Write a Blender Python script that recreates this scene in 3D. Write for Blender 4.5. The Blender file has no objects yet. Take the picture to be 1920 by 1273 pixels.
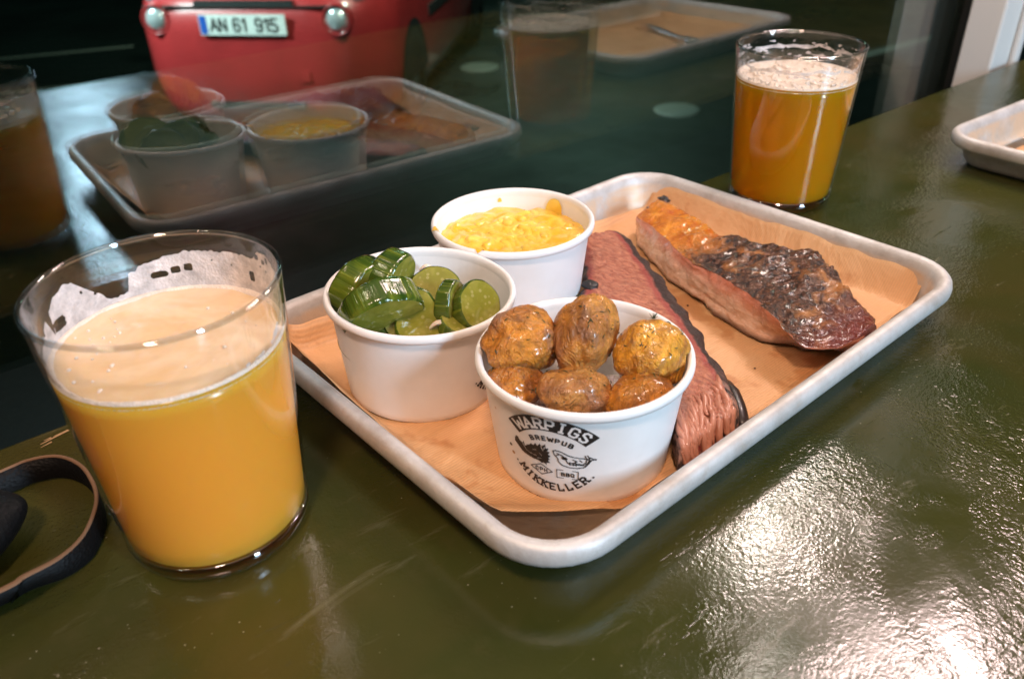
import bpy, bmesh, math, random
from math import sin, cos, pi, radians, sqrt, atan2
from mathutils import Vector, Matrix, noise

random.seed(7)
sc = bpy.context.scene
col = sc.collection
V = Vector

# ------------------------------------------------------------------ camera
CAM = V((0, 0, 0.2494))
RT = V((0.9995454, -0.01593875, -0.02559216))
UP = V((0.03014967, 0.52841375, 0.84845148))
FW = V((0, 0.84883736, -0.52865408))
FPX = 1537.57
cd = bpy.data.cameras.new('camera')
cd.sensor_width = 36
cd.lens = FPX / 1920 * 36
cd.clip_start = 0.01
cd.clip_end = 300
cd.dof.use_dof = True
cd.dof.focus_distance = 0.40
cd.dof.aperture_fstop = 11.0
cam = bpy.data.objects.new('camera', cd)
cam.matrix_world = Matrix(((RT.x, UP.x, -FW.x, CAM.x), (RT.y, UP.y, -FW.y, CAM.y), (RT.z, UP.z, -FW.z, CAM.z), (0, 0, 0, 1)))
col.objects.link(cam)
sc.camera = cam

# ------------------------------------------------------------------ render / view
sc.render.engine = 'CYCLES'
cy = sc.cycles
cy.use_denoising = True
cy.max_bounces = 14
cy.diffuse_bounces = 4
cy.glossy_bounces = 6
cy.transmission_bounces = 12
cy.transparent_max_bounces = 24
cy.blur_glossy = 0.6
cy.sample_clamp_indirect = 4.0
vs = sc.view_settings
vs.view_transform = 'Standard'
vs.look = 'None'
vs.gamma = 1
vs.use_curve_mapping = False
vs.exposure = 0.32

# ------------------------------------------------------------------ world: faint night ambience
w = bpy.data.worlds.new('World')
sc.world = w
w.use_nodes = True
bg = w.node_tree.nodes['Background']
bg.inputs[0].default_value = (0.35, 0.75, 0.62, 1)
bg.inputs[1].default_value = 0.012


def area(name, loc, target, power, color, sx, sy=None, shape='RECTANGLE', spread=180):
    l = bpy.data.lights.new(name, 'AREA')
    l.energy = power
    l.color = color
    l.shape = shape
    l.size = sx
    if sy:
        l.size_y = sy
    l.spread = radians(spread)
    o = bpy.data.objects.new(name, l)
    o.location = loc
    o.rotation_euler = (V(target) - V(loc)).to_track_quat('-Z', 'Y').to_euler()
    col.objects.link(o)
    return o


WARM = (1.0, 0.68, 0.52)
# tall cool-white lit doorway across the room
area('doorway_light', (1.62, -1.14, 0.82), (0.0, 0.4, 0.0), 44, (0.55, 0.78, 1.0), 0.20, 0.80)
# pendant lamps over the counter and the room
area('pendant_lamp', (0.84, 1.02, 1.20), (0.5, 0.7, 0), 4.0, (1.0, 0.74, 0.70), 0.12, shape='DISK')
area('pendant_lamp', (0.70, 1.12, 1.45), (0.4, 0.7, 0), 11, (1.0, 0.74, 0.70), 0.34, shape='DISK')
area('pendant_lamp', (-0.10, -0.55, 1.50), (0.0, 0.4, 0), 15, WARM, 0.22, shape='DISK')
area('pendant_lamp', (-0.75, 0.10, 1.35), (-0.1, 0.4, 0), 6, WARM, 0.18, shape='DISK')
area('ceiling_bounce_fill', (0.4, -0.4, 2.3), (0.1, 0.4, 0), 9, (1.0, 0.74, 0.58), 2.4, 2.4)  # no pendant: broad weak warm fill added in place of ceiling bounce
area('pendant_lamp', (0.375, 0.90, 0.64), (0.2, 0.5, 0), 2.2, (1.0, 0.78, 0.70), 0.09, shape='DISK')
# street lamps outside the window
area('street_lamp', (-4.6, 3.4, 2.2), (-1.7, 5.5, -0.5), 42, (0.80, 0.92, 1.0), 0.35, shape='DISK', spread=46)
area('street_lamp', (1.2, 12.5, 4.6), (0.0, 7.5, -1.3), 14, (0.70, 1.0, 0.85), 0.6, shape='DISK', spread=75)
area('street_lamp', (0.6, 3.2, 2.6), (-1.2, 6.0, -0.5), 13, (1.0, 0.9, 0.8), 0.4, shape='DISK', spread=44)


# ------------------------------------------------------------------ helpers
def ray(px, py):
    return (FW + RT * ((px - 960) / FPX) - UP * ((py - 636.5) / FPX)).normalized()


def at(px, py, z):
    d = ray(px, py)
    return CAM + d * ((z - CAM.z) / d.z)


TC = V((0.0581, 0.401))
TYAW = radians(40.4376)
TU = V((cos(TYAW), sin(TYAW)))
TV = V((-sin(TYAW), cos(TYAW)))


def tw(a, b, z=0.0):
    p = TC + TU * a + TV * b
    return V((p.x, p.y, z))


WANG = radians(38.113)
WU = V((cos(WANG), sin(WANG), 0))
WN = V((-sin(WANG), cos(WANG), 0))
WD, TD = 0.474, 0.4023


def ww(u, n, z=0.0):
    p = WU * u + WN * n
    return V((p.x, p.y, z))


def tag(o, label=None, cat=None, group=None, kind=None):
    if label: o['label'] = label
    if cat: o['category'] = cat
    if group: o['group'] = group
    if kind: o['kind'] = kind
    return o


def mobj(name, verts, faces, mat, parent=None, smooth=True, loc=None, rotz=0.0, colors=None):
    me = bpy.data.meshes.new(name)
    me.from_pydata([tuple(v) for v in verts], [], faces)
    me.update()
    if smooth:
        me.polygons.foreach_set('use_smooth', [True] * len(me.polygons))
    if colors is not None:
        at_ = me.color_attributes.new('zone', 'FLOAT_COLOR', 'POINT')
        at_.data.foreach_set('color', [x for c in colors for x in c])
    if mat: me.materials.append(mat)
    o = bpy.data.objects.new(name, me)
    if loc is not None: o.location = loc
    o.rotation_euler = (0, 0, rotz)
    if parent: o.parent = parent
    col.objects.link(o)
    return o


def empty(name, label, cat, loc=(0, 0, 0), rotz=0.0, group=None):
    o = bpy.data.objects.new(name, None)
    o.empty_display_size = 0.02
    o.location = loc
    o.rotation_euler = (0, 0, rotz)
    col.objects.link(o)
    return tag(o, label, cat, group)


def lathe(prof, n=96, closed=False):
    vs_, fs = [], []
    m = len(prof)
    for i in range(n):
        t = 2 * pi * i / n
        for r, z in prof:
            vs_.append((r * cos(t), r * sin(t), z))
    for i in range(n):
        j = (i + 1) % n
        for k in range(m if closed else m - 1):
            l = (k + 1) % m
            fs.append((i * m + k, j * m + k, j * m + l, i * m + l))
    return vs_, fs


def box(x0, x1, y0, y1, z0, z1):
    v = [(x, y, z) for x in (x0, x1) for y in (y0, y1) for z in (z0, z1)]
    f = [(0, 1, 3, 2), (4, 6, 7, 5), (0, 4, 5, 1), (2, 3, 7, 6), (0, 2, 6, 4), (1, 5, 7, 3)]
    return v, f


def bevel(o, wd=0.002, seg=2):
    m = o.modifiers.new('bevel', 'BEVEL')
    m.width = wd
    m.segments = seg
    m.limit_method = 'ANGLE'
    return o


def grid(nu, nv, fn, wrap_u=False):
    vs_ = [fn(i / (nu if wrap_u else nu - 1), j / (nv - 1)) for i in range(nu) for j in range(nv)]
    fs = []
    for i in range(nu if wrap_u else nu - 1):
        k = (i + 1) % nu
        for j in range(nv - 1):
            fs.append((i * nv + j, k * nv + j, k * nv + j + 1, i * nv + j + 1))
    return vs_, fs


def tube(path, r, n=10, closed=False, taper=None):
    P = [V(p) for p in path]
    vs_, fs = [], []
    up = V((0.13, 0.21, 0.97)).normalized()
    m = len(P)
    for i, p in enumerate(P):
        a, b = P[(i - 1) % m if closed else max(i - 1, 0)], P[(i + 1) % m if closed else min(i + 1, m - 1)]
        t = (b - a).normalized()
        s = t.cross(up)
        if s.length < 1e-4: s = t.cross(V((1, 0, 0)))
        s.normalize()
        q = s.cross(t)
        rr = r * (taper[i] if taper else 1)
        for k in range(n):
            an = 2 * pi * k / n
            vs_.append(p + s * (rr * cos(an)) + q * (rr * sin(an)))
    for i in range(m if closed else m - 1):
        j = (i + 1) % m
        for k in range(n):
            l = (k + 1) % n
            fs.append((i * n + k, i * n + l, j * n + l, j * n + k))
    if not closed:
        fs.append(tuple(range(n))[::-1])
        fs.append(tuple((m - 1) * n + k for k in range(n)))
    return vs_, fs


def merge(*parts):
    vs_, fs = [], []
    for v, f in parts:
        o = len(vs_)
        vs_ += list(v)
        fs += [tuple(i + o for i in q) for q in f]
    return vs_, fs


def fbm(p, s, oct_=3):
    return noise.fractal(V(p) * s, 0.6, 2.0, oct_)


def sstep(a, b, x):
    t = min(1, max(0, (x - a) / (b - a)))
    return t * t * (3 - 2 * t)


def interp(tab, x):
    if x <= tab[0][0]: return tab[0][1]
    for (a, va), (b, vb) in zip(tab, tab[1:]):
        if x <= b:
            t = (x - a) / (b - a)
            t = t * t * (3 - 2 * t) * 0.4 + t * 0.6
            return va + (vb - va) * t
    return tab[-1][1]


# ------------------------------------------------------------------ material helpers
class NT:
    def __init__(s, name):
        s.m = bpy.data.materials.new(name)
        s.m.use_nodes = True
        s.t = s.m.node_tree
        s.t.nodes.clear()
        s.out = s.n('ShaderNodeOutputMaterial')

    def n(s, typ, **kw):
        nd = s.t.nodes.new(typ)
        for k, v in kw.items():
            setattr(nd, k, v)
        return nd

    def link(s, a, b):
        s.t.links.new(a, b)

    def setv(s, sock, v):
        if hasattr(v, 'links') or isinstance(v, bpy.types.NodeSocket):
            s.link(v, sock)
        elif isinstance(v, (tuple, list)):
            sock.default_value = tuple(v) + ((1,) if len(v) == 3 and sock.type == 'RGBA' else ())
        else:
            sock.default_value = v

    def coord(s, kind='Object'):
        return s.n('ShaderNodeTexCoord').outputs[kind]

    def mapping(s, vec, scale=(1, 1, 1), rot=(0, 0, 0)):
        m = s.n('ShaderNodeMapping')
        s.link(vec, m.inputs[0])
        m.inputs['Scale'].default_value = scale
        m.inputs['Rotation'].default_value = rot
        return m.outputs[0]

    def noise(s, scale, detail=4, rough=0.55, vec=None, dist=0.0):
        nd = s.n('ShaderNodeTexNoise')
        s.link(vec if vec is not None else s.coord(), nd.inputs['Vector'])
        nd.inputs['Scale'].default_value = scale
        nd.inputs['Detail'].default_value = detail
        nd.inputs['Roughness'].default_value = rough
        nd.inputs['Distortion'].default_value = dist
        return nd.outputs[0]

    def voro(s, scale, vec=None, feature='F1'):
        nd = s.n('ShaderNodeTexVoronoi', feature=feature)
        s.link(vec if vec is not None else s.coord(), nd.inputs['Vector'])
        nd.inputs['Scale'].default_value = scale
        return nd.outputs[0]

    def ramp(s, fac, stops, interp_='LINEAR'):
        r = s.n('ShaderNodeValToRGB')
        r.color_ramp.interpolation = interp_
        e = r.color_ramp.elements
        while len(e) < len(stops): e.new(0.5)
        for el, (p, c) in zip(e, stops):
            el.position = p
            el.color = (c, c, c, 1) if not isinstance(c, (tuple, list)) else tuple(c) + (1,)
        s.link(fac, r.inputs[0])
        return r.outputs[0]

    def mix(s, f, a, b, mode='MIX'):
        m = s.n('ShaderNodeMix', data_type='RGBA', blend_type=mode)
        s.setv(m.inputs[0], f)
        s.setv(m.inputs[6], a)
        s.setv(m.inputs[7], b)
        return m.outputs[2]

    def math(s, op, a, b=0.0, c=0.0):
        m = s.n('ShaderNodeMath', operation=op)
        s.setv(m.inputs[0], a)
        s.setv(m.inputs[1], b)
        s.setv(m.inputs[2], c)
        return m.outputs[0]

    def bump(s, h, dist, strength=1.0, normal=None):
        b = s.n('ShaderNodeBump')
        s.link(h, b.inputs['Height'])
        b.inputs['Distance'].default_value = dist
        s.setv(b.inputs['Strength'], strength)
        if normal is not None: s.link(normal, b.inputs['Normal'])
        return b.outputs[0]

    def zone(s, ch):
        a = s.n('ShaderNodeAttribute', attribute_name='zone')
        sp = s.n('ShaderNodeSeparateColor')
        s.link(a.outputs['Color'], sp.inputs[0])
        return sp.outputs[ch]

    def pbr(s, color, rough=0.5, **kw):
        b = s.n('ShaderNodeBsdfPrincipled')
        s.setv(b.inputs['Base Color'], color)
        s.setv(b.inputs['Roughness'], rough)
        for k, v in kw.items():
            s.setv(b.inputs[k.replace('_', ' ')], v)
        return b

    def done(s, sh):
        s.link(sh.outputs[0] if hasattr(sh, 'outputs') else sh, s.out.inputs[0])
        return s.m


def simple(name, color, rough=0.5, **kw):
    t = NT(name)
    return t.done(t.pbr(color, rough, **kw))


def facing_glass(name, tint, f0, rough=0.0, bump=None):
    """thin clear sheet: tinted see-through plus mirror reflection rising towards grazing angles"""
    t = NT(name)
    lw = t.n('ShaderNodeLayerWeight')
    lw.inputs[0].default_value = 0.5
    p5 = t.math('POWER', lw.outputs['Facing'], 4.2)
    f = t.math('MULTIPLY_ADD', p5, 1 - f0, f0)
    tr = t.n('ShaderNodeBsdfTransparent')
    t.setv(tr.inputs[0], tint)
    gl = t.n('ShaderNodeBsdfGlossy')
    gl.inputs['Roughness'].default_value = rough
    gl.inputs['Color'].default_value = (1, 1, 1, 1)
    mx = t.n('ShaderNodeMixShader')
    t.link(f, mx.inputs[0])
    t.link(tr.outputs[0], mx.inputs[1])
    t.link(gl.outputs[0], mx.inputs[2])
    return t.done(mx)


# ------------------------------------------------------------------ materials
def m_table():
    t = NT('olive_lacquer')
    c = t.coord()
    big = t.noise(5.0, 5, 0.6, c)
    fine = t.noise(60, 5, 0.6, c)
    colr = t.mix(t.ramp(big, [(0.35, 0), (0.65, 1)]), (0.025, 0.033, 0.0065), (0.046, 0.045, 0.0090))
    colr = t.mix(t.ramp(fine, [(0.55, 0), (0.8, 0.5)]), colr, (0.055, 0.050, 0.016))
    colr = t.mix(t.ramp(t.noise(3.1, 4, 0.65, c, 0.5), [(0.46, 0), (0.62, 0.75)]), colr, (0.058, 0.043, 0.012))
    scuff = t.ramp(t.noise(30, 6, 0.7, t.mapping(c, (0.5, 2.2, 1), (0, 0, 0.5)), 0.6), [(0.60, 0), (0.72, 0.55)])
    colr = t.mix(scuff, colr, (0.115, 0.105, 0.055))
    speck = t.math('MULTIPLY', t.ramp(t.voro(240, c), [(0.06, 1), (0.10, 0)]), t.ramp(t.noise(25, 3, 0.6, c), [(0.55, 0), (0.6, 1)]))
    colr = t.mix(speck, colr, (0.20, 0.19, 0.12))
    # bare wood nicks
    nick = t.noise(14, 2, 0.5, t.mapping(c, (0.6, 9, 1)))
    nickm = t.ramp(nick, [(0.80, 0), (0.82, 1)])
    colr = t.mix(nickm, colr, (0.30, 0.22, 0.10))
    patch = t.ramp(t.noise(9, 3, 0.6, c, 0.6), [(0.40, 0.12), (0.62, 1)])
    rough = t.math('ADD', t.math('MULTIPLY_ADD', t.ramp(t.noise(16, 5, 0.65, c), [(0.3, 0), (0.75, 1)]), 0.12, 0.085), t.math('MULTIPLY', scuff, 0.25))
    peel = t.noise(680, 2, 0.5, c)
    peel2 = t.noise(270, 2, 0.5, c)
    h = t.math('ADD', t.math('MULTIPLY', peel, 0.7), t.math('MULTIPLY', peel2, 0.9))
    h = t.math('MULTIPLY', h, patch)
    scr = t.ramp(t.noise(70, 3, 0.6, t.mapping(c, (0.35, 3, 1), (0, 0, 0.5)), 0.8), [(0.66, 0), (0.70, 1), (0.74, 0)])
    nrm = t.bump(h, 0.0008, 0.55)
    nrm = t.bump(scr, 0.0002, 0.3, nrm)
    return t.done(t.pbr(colr, rough, Normal=nrm, Specular_IOR_Level=0.55, Coat_Weight=0.0))


def m_alu(name='worn_aluminium', base=0.62):
    t = NT(name)
    c = t.coord()
    n1 = t.noise(35, 6, 0.65, c)
    n2 = t.noise(140, 4, 0.6, c)
    colr = t.mix(t.ramp(n1, [(0.4, 0), (0.7, 1)]), (base, base * .975, base * .95), (base * .66, base * .60, base * .54))
    colr = t.mix(t.ramp(n2, [(0.62, 0), (0.72, 0.4)]), colr, (0.50, 0.42, 0.35))
    # baked-on grease, only on the inside of the pan
    gre = t.math('MULTIPLY', t.zone(0), t.ramp(t.noise(22, 5, 0.6, c, 0.8), [(0.36, 0), (0.52, 1)]))
    colr = t.mix(gre, colr, (0.66, 0.49, 0.34))
    rough = t.math('MULTIPLY_ADD', n1, 0.3, 0.42)
    return t.done(t.pbr(colr, rough, Metallic=0.34, Normal=t.bump(t.noise(220, 5, 0.65, c), 0.0007, 0.5)))


def m_paper():
    t = NT('brown_greaseproof_paper')
    c = t.coord()
    wv = t.n('ShaderNodeTexWave', wave_type='BANDS', bands_direction='Y')
    t.link(c, wv.inputs['Vector'])
    wv.inputs['Scale'].default_value = 210
    wv.inputs['Distortion'].default_value = 1.5
    wv.inputs['Detail'].default_value = 2
    wv.inputs['Detail Scale'].default_value = 0.5
    big = t.noise(9, 4, 0.6, c)
    colr = t.mix(t.ramp(big, [(0.3, 0), (0.7, 1)]), (0.53, 0.27, 0.115), (0.66, 0.38, 0.185))
    colr = t.mix(t.math('MULTIPLY', wv.outputs[1], 0.55), colr, (0.76, 0.42, 0.19))
    colr = t.mix(t.ramp(t.noise(26, 4, 0.6, c), [(0.56, 0), (0.62, 0.6)]), colr, (0.44, 0.17, 0.045))
    nrm = t.bump(wv.outputs[1], 0.0003, 0.35)
    nrm = t.bump(t.noise(14, 5, 0.6, c, 1.0), 0.010, 0.5, nrm)
    return t.done(t.pbr(colr, 0.55, Normal=nrm, Subsurface_Weight=0.0))


def m_cup():
    t = NT('white_card')
    c = t.coord()
    colr = t.mix(t.ramp(t.noise(40, 4, 0.6, c), [(0.45, 0), (0.8, 1)]), (0.84, 0.83, 0.82), (0.78, 0.76, 0.735))
    return t.done(t.pbr(colr, 0.36, Specular_IOR_Level=0.45, Normal=t.bump(t.noise(160, 3, 0.5, c), 0.0002, 0.25)))


def m_potato():
    t = NT('roast_potato_skin')
    c = t.coord()
    rnd = t.n('ShaderNodeObjectInfo').outputs['Random']
    off = t.n('ShaderNodeVectorMath', operation='ADD')
    t.link(c, off.inputs[0])
    t.link(t.math('MULTIPLY', rnd, 3.0), off.inputs[1])
    v = off.outputs[0]
    n1 = t.noise(60, 4, 0.6, v, 0.4)
    n2 = t.noise(190, 4, 0.65, v)
    colr = t.mix(t.ramp(n1, [(0.30, 0), (0.54, 1)]), (0.29, 0.098, 0.030), t.n('ShaderNodeObjectInfo').outputs['Color'])
    colr = t.mix(t.ramp(n2, [(0.52, 0), (0.74, 0.7)]), colr, (0.24, 0.10, 0.030))
    colr = t.mix(t.ramp(t.noise(85, 3, 0.5, v, 1.0), [(0.56, 0), (0.68, 0.75)]), colr, (0.36, 0.18, 0.10))
    sp = t.ramp(t.voro(260, v), [(0.10, 1), (0.17, 0)])
    sp = t.math('MULTIPLY', sp, t.ramp(t.noise(120, 2, 0.5, v), [(0.52, 0), (0.58, 1)]))
    colr = t.mix(sp, colr, (0.03, 0.02, 0.008))
    wr = t.math('ADD', t.noise(150, 5, 0.7, t.mapping(v, (1, 1, 0.5)), 1.6), t.math('MULTIPLY', t.noise(420, 4, 0.65, v, 1.0), 0.5))
    rn = t.noise(120, 3, 0.55, t.mapping(v, (1, 1, 0.45), (0.4, 0.3, 0)), 1.4)
    rdg = t.math('POWER', t.math('SUBTRACT', 1.0, t.math('ABSOLUTE', t.math('MULTIPLY_ADD', rn, 4.0, -2.0))), 3.0)
    rdg = t.math('MAXIMUM', rdg, 0.0)
    colr = t.mix(t.math('MULTIPLY', rdg, 0.16), colr, (0.60, 0.27, 0.09))
    nrm = t.bump(wr, 0.0026, 0.9)
    nrm = t.bump(rdg, 0.0011, 0.8, nrm)
    return t.done(t.pbr(colr, t.math('MULTIPLY_ADD', n2, 0.3, 0.22), Normal=nrm, Coat_Weight=0.5, Coat_Roughness=0.12,
                        Subsurface_Weight=0.12, Subsurface_Radius=(0.004, 0.0016, 0.0005), Subsurface_Scale=1.0))


def m_cuke_skin():
    t = NT('cucumber_skin')
    c = t.coord()
    n = t.noise(90, 3, 0.6, t.mapping(c, (1, 1, 0.2)))
    st = t.noise(420, 2, 0.5, t.mapping(c, (1, 1, 0.08)))
    colr = t.mix(t.ramp(n, [(0.35, 0), (0.7, 1)]), (0.022, 0.055, 0.006), (0.105, 0.150, 0.014))
    colr = t.mix(t.ramp(st, [(0.52, 0), (0.7, 0.7)]), colr, (0.19, 0.22, 0.02))
    return t.done(t.pbr(colr, 0.13, Normal=t.bump(st, 0.0016, 0.6), Coat_Weight=0.5, Coat_Roughness=0.06,
                        Subsurface_Weight=0.15, Subsurface_Radius=(0.001, 0.002, 0.0005), Subsurface_Scale=1.0))


def m_cuke_flesh():
    t = NT('cucumber_flesh')
    c = t.coord()
    sep = t.n('ShaderNodeVectorMath', operation='LENGTH')
    t.link(t.mapping(c, (1, 1, 0)), sep.inputs[0])
    colr = t.ramp(sep.outputs['Value'], [(0.0, (0.26, 0.25, 0.035)), (0.55, (0.25, 0.26, 0.04)), (1.0, (0.16, 0.22, 0.02))])
    colr = t.mix(t.ramp(t.noise(160, 3, 0.5, c), [(0.5, 0), (0.7, 0.5)]), colr, (0.40, 0.36, 0.09))
    seeds = t.math('MULTIPLY', t.ramp(t.voro(330, t.mapping(c, (1, 1, 0))), [(0.22, 1), (0.34, 0)]), t.ramp(sep.outputs['Value'], [(0.0085, 1), (0.0095, 0)]))
    colr = t.mix(t.math('MULTIPLY', seeds, 0.6), colr, (0.46, 0.42, 0.16))
    return t.done(t.pbr(colr, 0.12, Normal=t.bump(t.noise(220, 3, 0.5, c), 0.0006, 0.35), Coat_Weight=0.5, Coat_Roughness=0.05,
                        Subsurface_Weight=0.35, Subsurface_Radius=(0.003, 0.003, 0.0008), Subsurface_Scale=1.0))


def m_cheese():
    t = NT('cheese_sauce')
    c = t.coord()
    colr = t.mix(t.ramp(t.noise(70, 4, 0.6, c), [(0.35, 0), (0.65, 1)]), (0.88, 0.50, 0.035), (0.93, 0.62, 0.11))
    return t.done(t.pbr(colr, 0.24, Normal=t.bump(t.noise(260, 3, 0.55, c), 0.0008, 0.35), Coat_Weight=0.3, Coat_Roughness=0.1,
                        Subsurface_Weight=0.3, Subsurface_Radius=(0.004, 0.002, 0.0005), Subsurface_Scale=1.0))


def m_brisket():
    t = NT('smoked_brisket')
    c = t.coord()
    al = t.mapping(c, (1, 0.42, 1), (0, 0, radians(-20)))
    gr = t.noise(430, 4, 0.6, al, 0.5)
    gr2 = t.noise(800, 3, 0.6, c)
    colr = t.mix(t.ramp(gr, [(0.36, 0), (0.64, 1)]), (0.30, 0.082, 0.046), (0.55, 0.215, 0.122))
    colr = t.mix(t.ramp(gr2, [(0.58, 0), (0.75, 0.5)]), colr, (0.56, 0.25, 0.165))
    colr = t.mix(t.ramp(t.voro(300, c), [(0.06, 0.8), (0.14, 0)]), colr, (0.20, 0.035, 0.025))
    # smoke ring then bark towards the rim of the slice
    e = t.math('ADD', t.zone(0), t.math('MULTIPLY_ADD', t.noise(120, 4, 0.6, c), 0.34, -0.17))
    colr = t.mix(t.ramp(e, [(0.15, 0), (0.45, 0.8), (0.70, 0.6)]), colr, (0.30, 0.038, 0.035))
    colr = t.mix(t.ramp(e, [(0.58, 0), (0.74, 1)]), colr, (0.030, 0.013, 0.010))
    # shredded, paler end
    colr = t.mix(t.math('MULTIPLY', t.zone(1), t.ramp(t.noise(260, 3, 0.6, t.mapping(c, (1, 0.15, 1), (0, 0, radians(24)))), [(0.45, 0), (0.6, 0.6)])), colr, (0.55, 0.29, 0.21))
    h = t.math('ADD', t.math('MULTIPLY', gr, 1.0), t.math('MULTIPLY', gr2, 0.35))
    return t.done(t.pbr(colr, t.math('MULTIPLY_ADD', gr2, 0.25, 0.36), Normal=t.bump(h, 0.0019, 0.9), Coat_Weight=0.06, Coat_Roughness=0.2,
                        Subsurface_Weight=0.12, Subsurface_Radius=(0.004, 0.001, 0.0006), Subsurface_Scale=1.0))


def m_rib():
    t = NT('glazed_rib')
    c = t.coord()
    top = t.math('ADD', t.zone(0), t.math('MULTIPLY_ADD', t.noise(130, 4, 0.6, c), 0.5, -0.25))
    ln = t.zone(1)
    gr = t.noise(240, 4, 0.6, t.mapping(c, (1, 0.3, 1), (0, 0, radians(15))), 0.6)
    # pink cut side, paler below
    side = t.mix(t.ramp(gr, [(0.35, 0), (0.65, 1)]), (0.66, 0.35, 0.21), (0.84, 0.57, 0.41))
    side = t.mix(t.ramp(t.math('ADD', t.zone(2), t.math('MULTIPLY_ADD', t.noise(60, 4, 0.6, c), 0.5, -0.25)), [(0.50, 0), (0.85, 0.8)]), side, (0.64, 0.20, 0.11))
    side = t.mix(t.ramp(t.noise(95, 4, 0.7, t.mapping(c, (1, 0.25, 1.0), (0, 0, radians(15)))), [(0.55, 0), (0.70, 0.6)]), side, (0.70, 0.47, 0.36))
    # glaze to bark along the length
    nb = t.noise(88, 6, 0.7, c, 0.9)
    nf = t.noise(300, 4, 0.65, c)
    glaze = t.mix(t.ramp(nb, [(0.35, 0), (0.65, 1)]), (0.52, 0.11, 0.006), (0.90, 0.36, 0.030))
    bark = t.mix(t.ramp(nf, [(0.40, 0), (0.66, 1)]), (0.020, 0.009, 0.006), (0.150, 0.058, 0.026))
    bark = t.mix(t.ramp(t.noise(52, 4, 0.6, c, 0.5), [(0.50, 0), (0.64, 0.9)]), bark, (0.40, 0.15, 0.035))
    f = t.ramp(t.math('ADD', ln, t.math('MULTIPLY_ADD', nb, 0.4, -0.2)), [(0.30, 0), (0.40, 1)])
    topc = t.mix(f, glaze, bark)
    topc = t.mix(t.ramp(ln, [(0.86, 0), (0.97, 0.8)]), topc, (0.16, 0.018, 0.008))
    colr = t.mix(t.ramp(top, [(0.42, 0), (0.58, 1)]), side, topc)
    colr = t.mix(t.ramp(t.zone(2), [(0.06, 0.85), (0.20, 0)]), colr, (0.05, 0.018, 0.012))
    rough = t.math('MULTIPLY_ADD', nf, 0.25, 0.12)
    h = t.math('ADD', t.math('MULTIPLY', nf, 0.8), t.math('MULTIPLY', t.noise(620, 3, 0.6, c), 0.5))
    hs = t.math('MULTIPLY_ADD', t.ramp(top, [(0.4, 0.5), (0.6, 1)]), 0.85, 0.1)
    return t.done(t.pbr(colr, rough, Normal=t.bump(h, 0.0024, hs), Coat_Weight=t.ramp(ln, [(0.30, 0.7), (0.42, 0.22)]), Coat_Roughness=0.10,
                        Subsurface_Weight=0.08, Subsurface_Radius=(0.004, 0.001, 0.0006), Subsurface_Scale=1.0))


def m_hazy():
    t = NT('hazy_beer')
    return t.done(t.pbr((0.95, 0.375, 0.045), 0.18, Subsurface_Weight=1.0, Subsurface_Radius=(0.026, 0.014, 0.004), Subsurface_Scale=1.0,
                        IOR=1.34))


def m_lager():
    t = NT('clear_lager')
    g = t.n('ShaderNodeBsdfGlass')
    g.inputs['Color'].default_value = (1.0, 0.60, 0.06, 1)
    g.inputs['IOR'].default_value = 1.34
    a = t.pbr((1.0, 0.40, 0.010), 0.1, Subsurface_Weight=1.0, Subsurface_Radius=(0.035, 0.020, 0.004), Subsurface_Scale=1.0, IOR=1.34)
    mx = t.n('ShaderNodeMixShader')
    mx.inputs[0].default_value = 0.44
    t.link(g.outputs[0], mx.inputs[1])
    t.link(a.outputs[0], mx.inputs[2])
    return t.done(mx)


def m_foam(name, alpha, color=(0.74, 0.62, 0.52)):
    t = NT(name)
    c = t.coord()
    cells = t.voro(900, c)
    colr = t.mix(t.ramp(t.noise(110, 4, 0.6, c), [(0.4, 0), (0.65, 1)]), color, tuple(min(1, x * 1.12) for x in color))
    d = t.pbr(colr, 0.35, Normal=t.bump(cells, 0.0008, 0.5), Subsurface_Weight=0.0)
    if alpha >= 1:
        return t.done(d)
    tr = t.n('ShaderNodeBsdfTransparent')
    mx = t.n('ShaderNodeMixShader')
    a = t.math('MULTIPLY_ADD', t.ramp(t.noise(140, 4, 0.65, c), [(0.3, 0), (0.7, 1)]), 0.45, alpha - 0.22)
    t.link(a, mx.inputs[0])
    t.link(tr.outputs[0], mx.inputs[1])
    t.link(d.outputs[0], mx.inputs[2])
    return t.done(mx)


def m_surf():
    t = NT('thin_head')
    c = t.coord()
    n = t.noise(28, 4, 0.55, c, 0.6)
    colr = t.mix(t.ramp(n, [(0.38, 0), (0.66, 1)]), (0.76, 0.52, 0.30), (0.86, 0.68, 0.50))
    return t.done(t.pbr(colr, 0.16, Normal=t.bump(t.noise(60, 3, 0.5, c), 0.0006, 0.3), Subsurface_Weight=0.4, Subsurface_Radius=(0.006, 0.004, 0.002), Subsurface_Scale=1.0))


def m_leather():
    t = NT('black_leather')
    c = t.coord()
    n = t.voro(600, c)
    return t.done(t.pbr((0.0045, 0.0042, 0.0042), 0.55, Specular_IOR_Level=0.15, Normal=t.bump(n, 0.0006, 0.45)))


def m_ground():
    t = NT('wet_asphalt')
    c = t.coord()
    b = t.noise(0.9, 5, 0.6, c)
    f = t.noise(45, 4, 0.65, c)
    colr = t.mix(t.ramp(f, [(0.3, 0), (0.75, 1)]), (0.006, 0.010, 0.009), (0.026, 0.034, 0.030))
    colr = t.mix(t.ramp(b, [(0.42, 0), (0.62, 0.8)]), colr, (0.005, 0.009, 0.008))
    rough = t.math('MULTIPLY_ADD', t.ramp(b, [(0.35, 0), (0.65, 1)]), 0.35, 0.22)
    return t.done(t.pbr(colr, rough, Normal=t.bump(f, 0.01, 0.5)))


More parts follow.
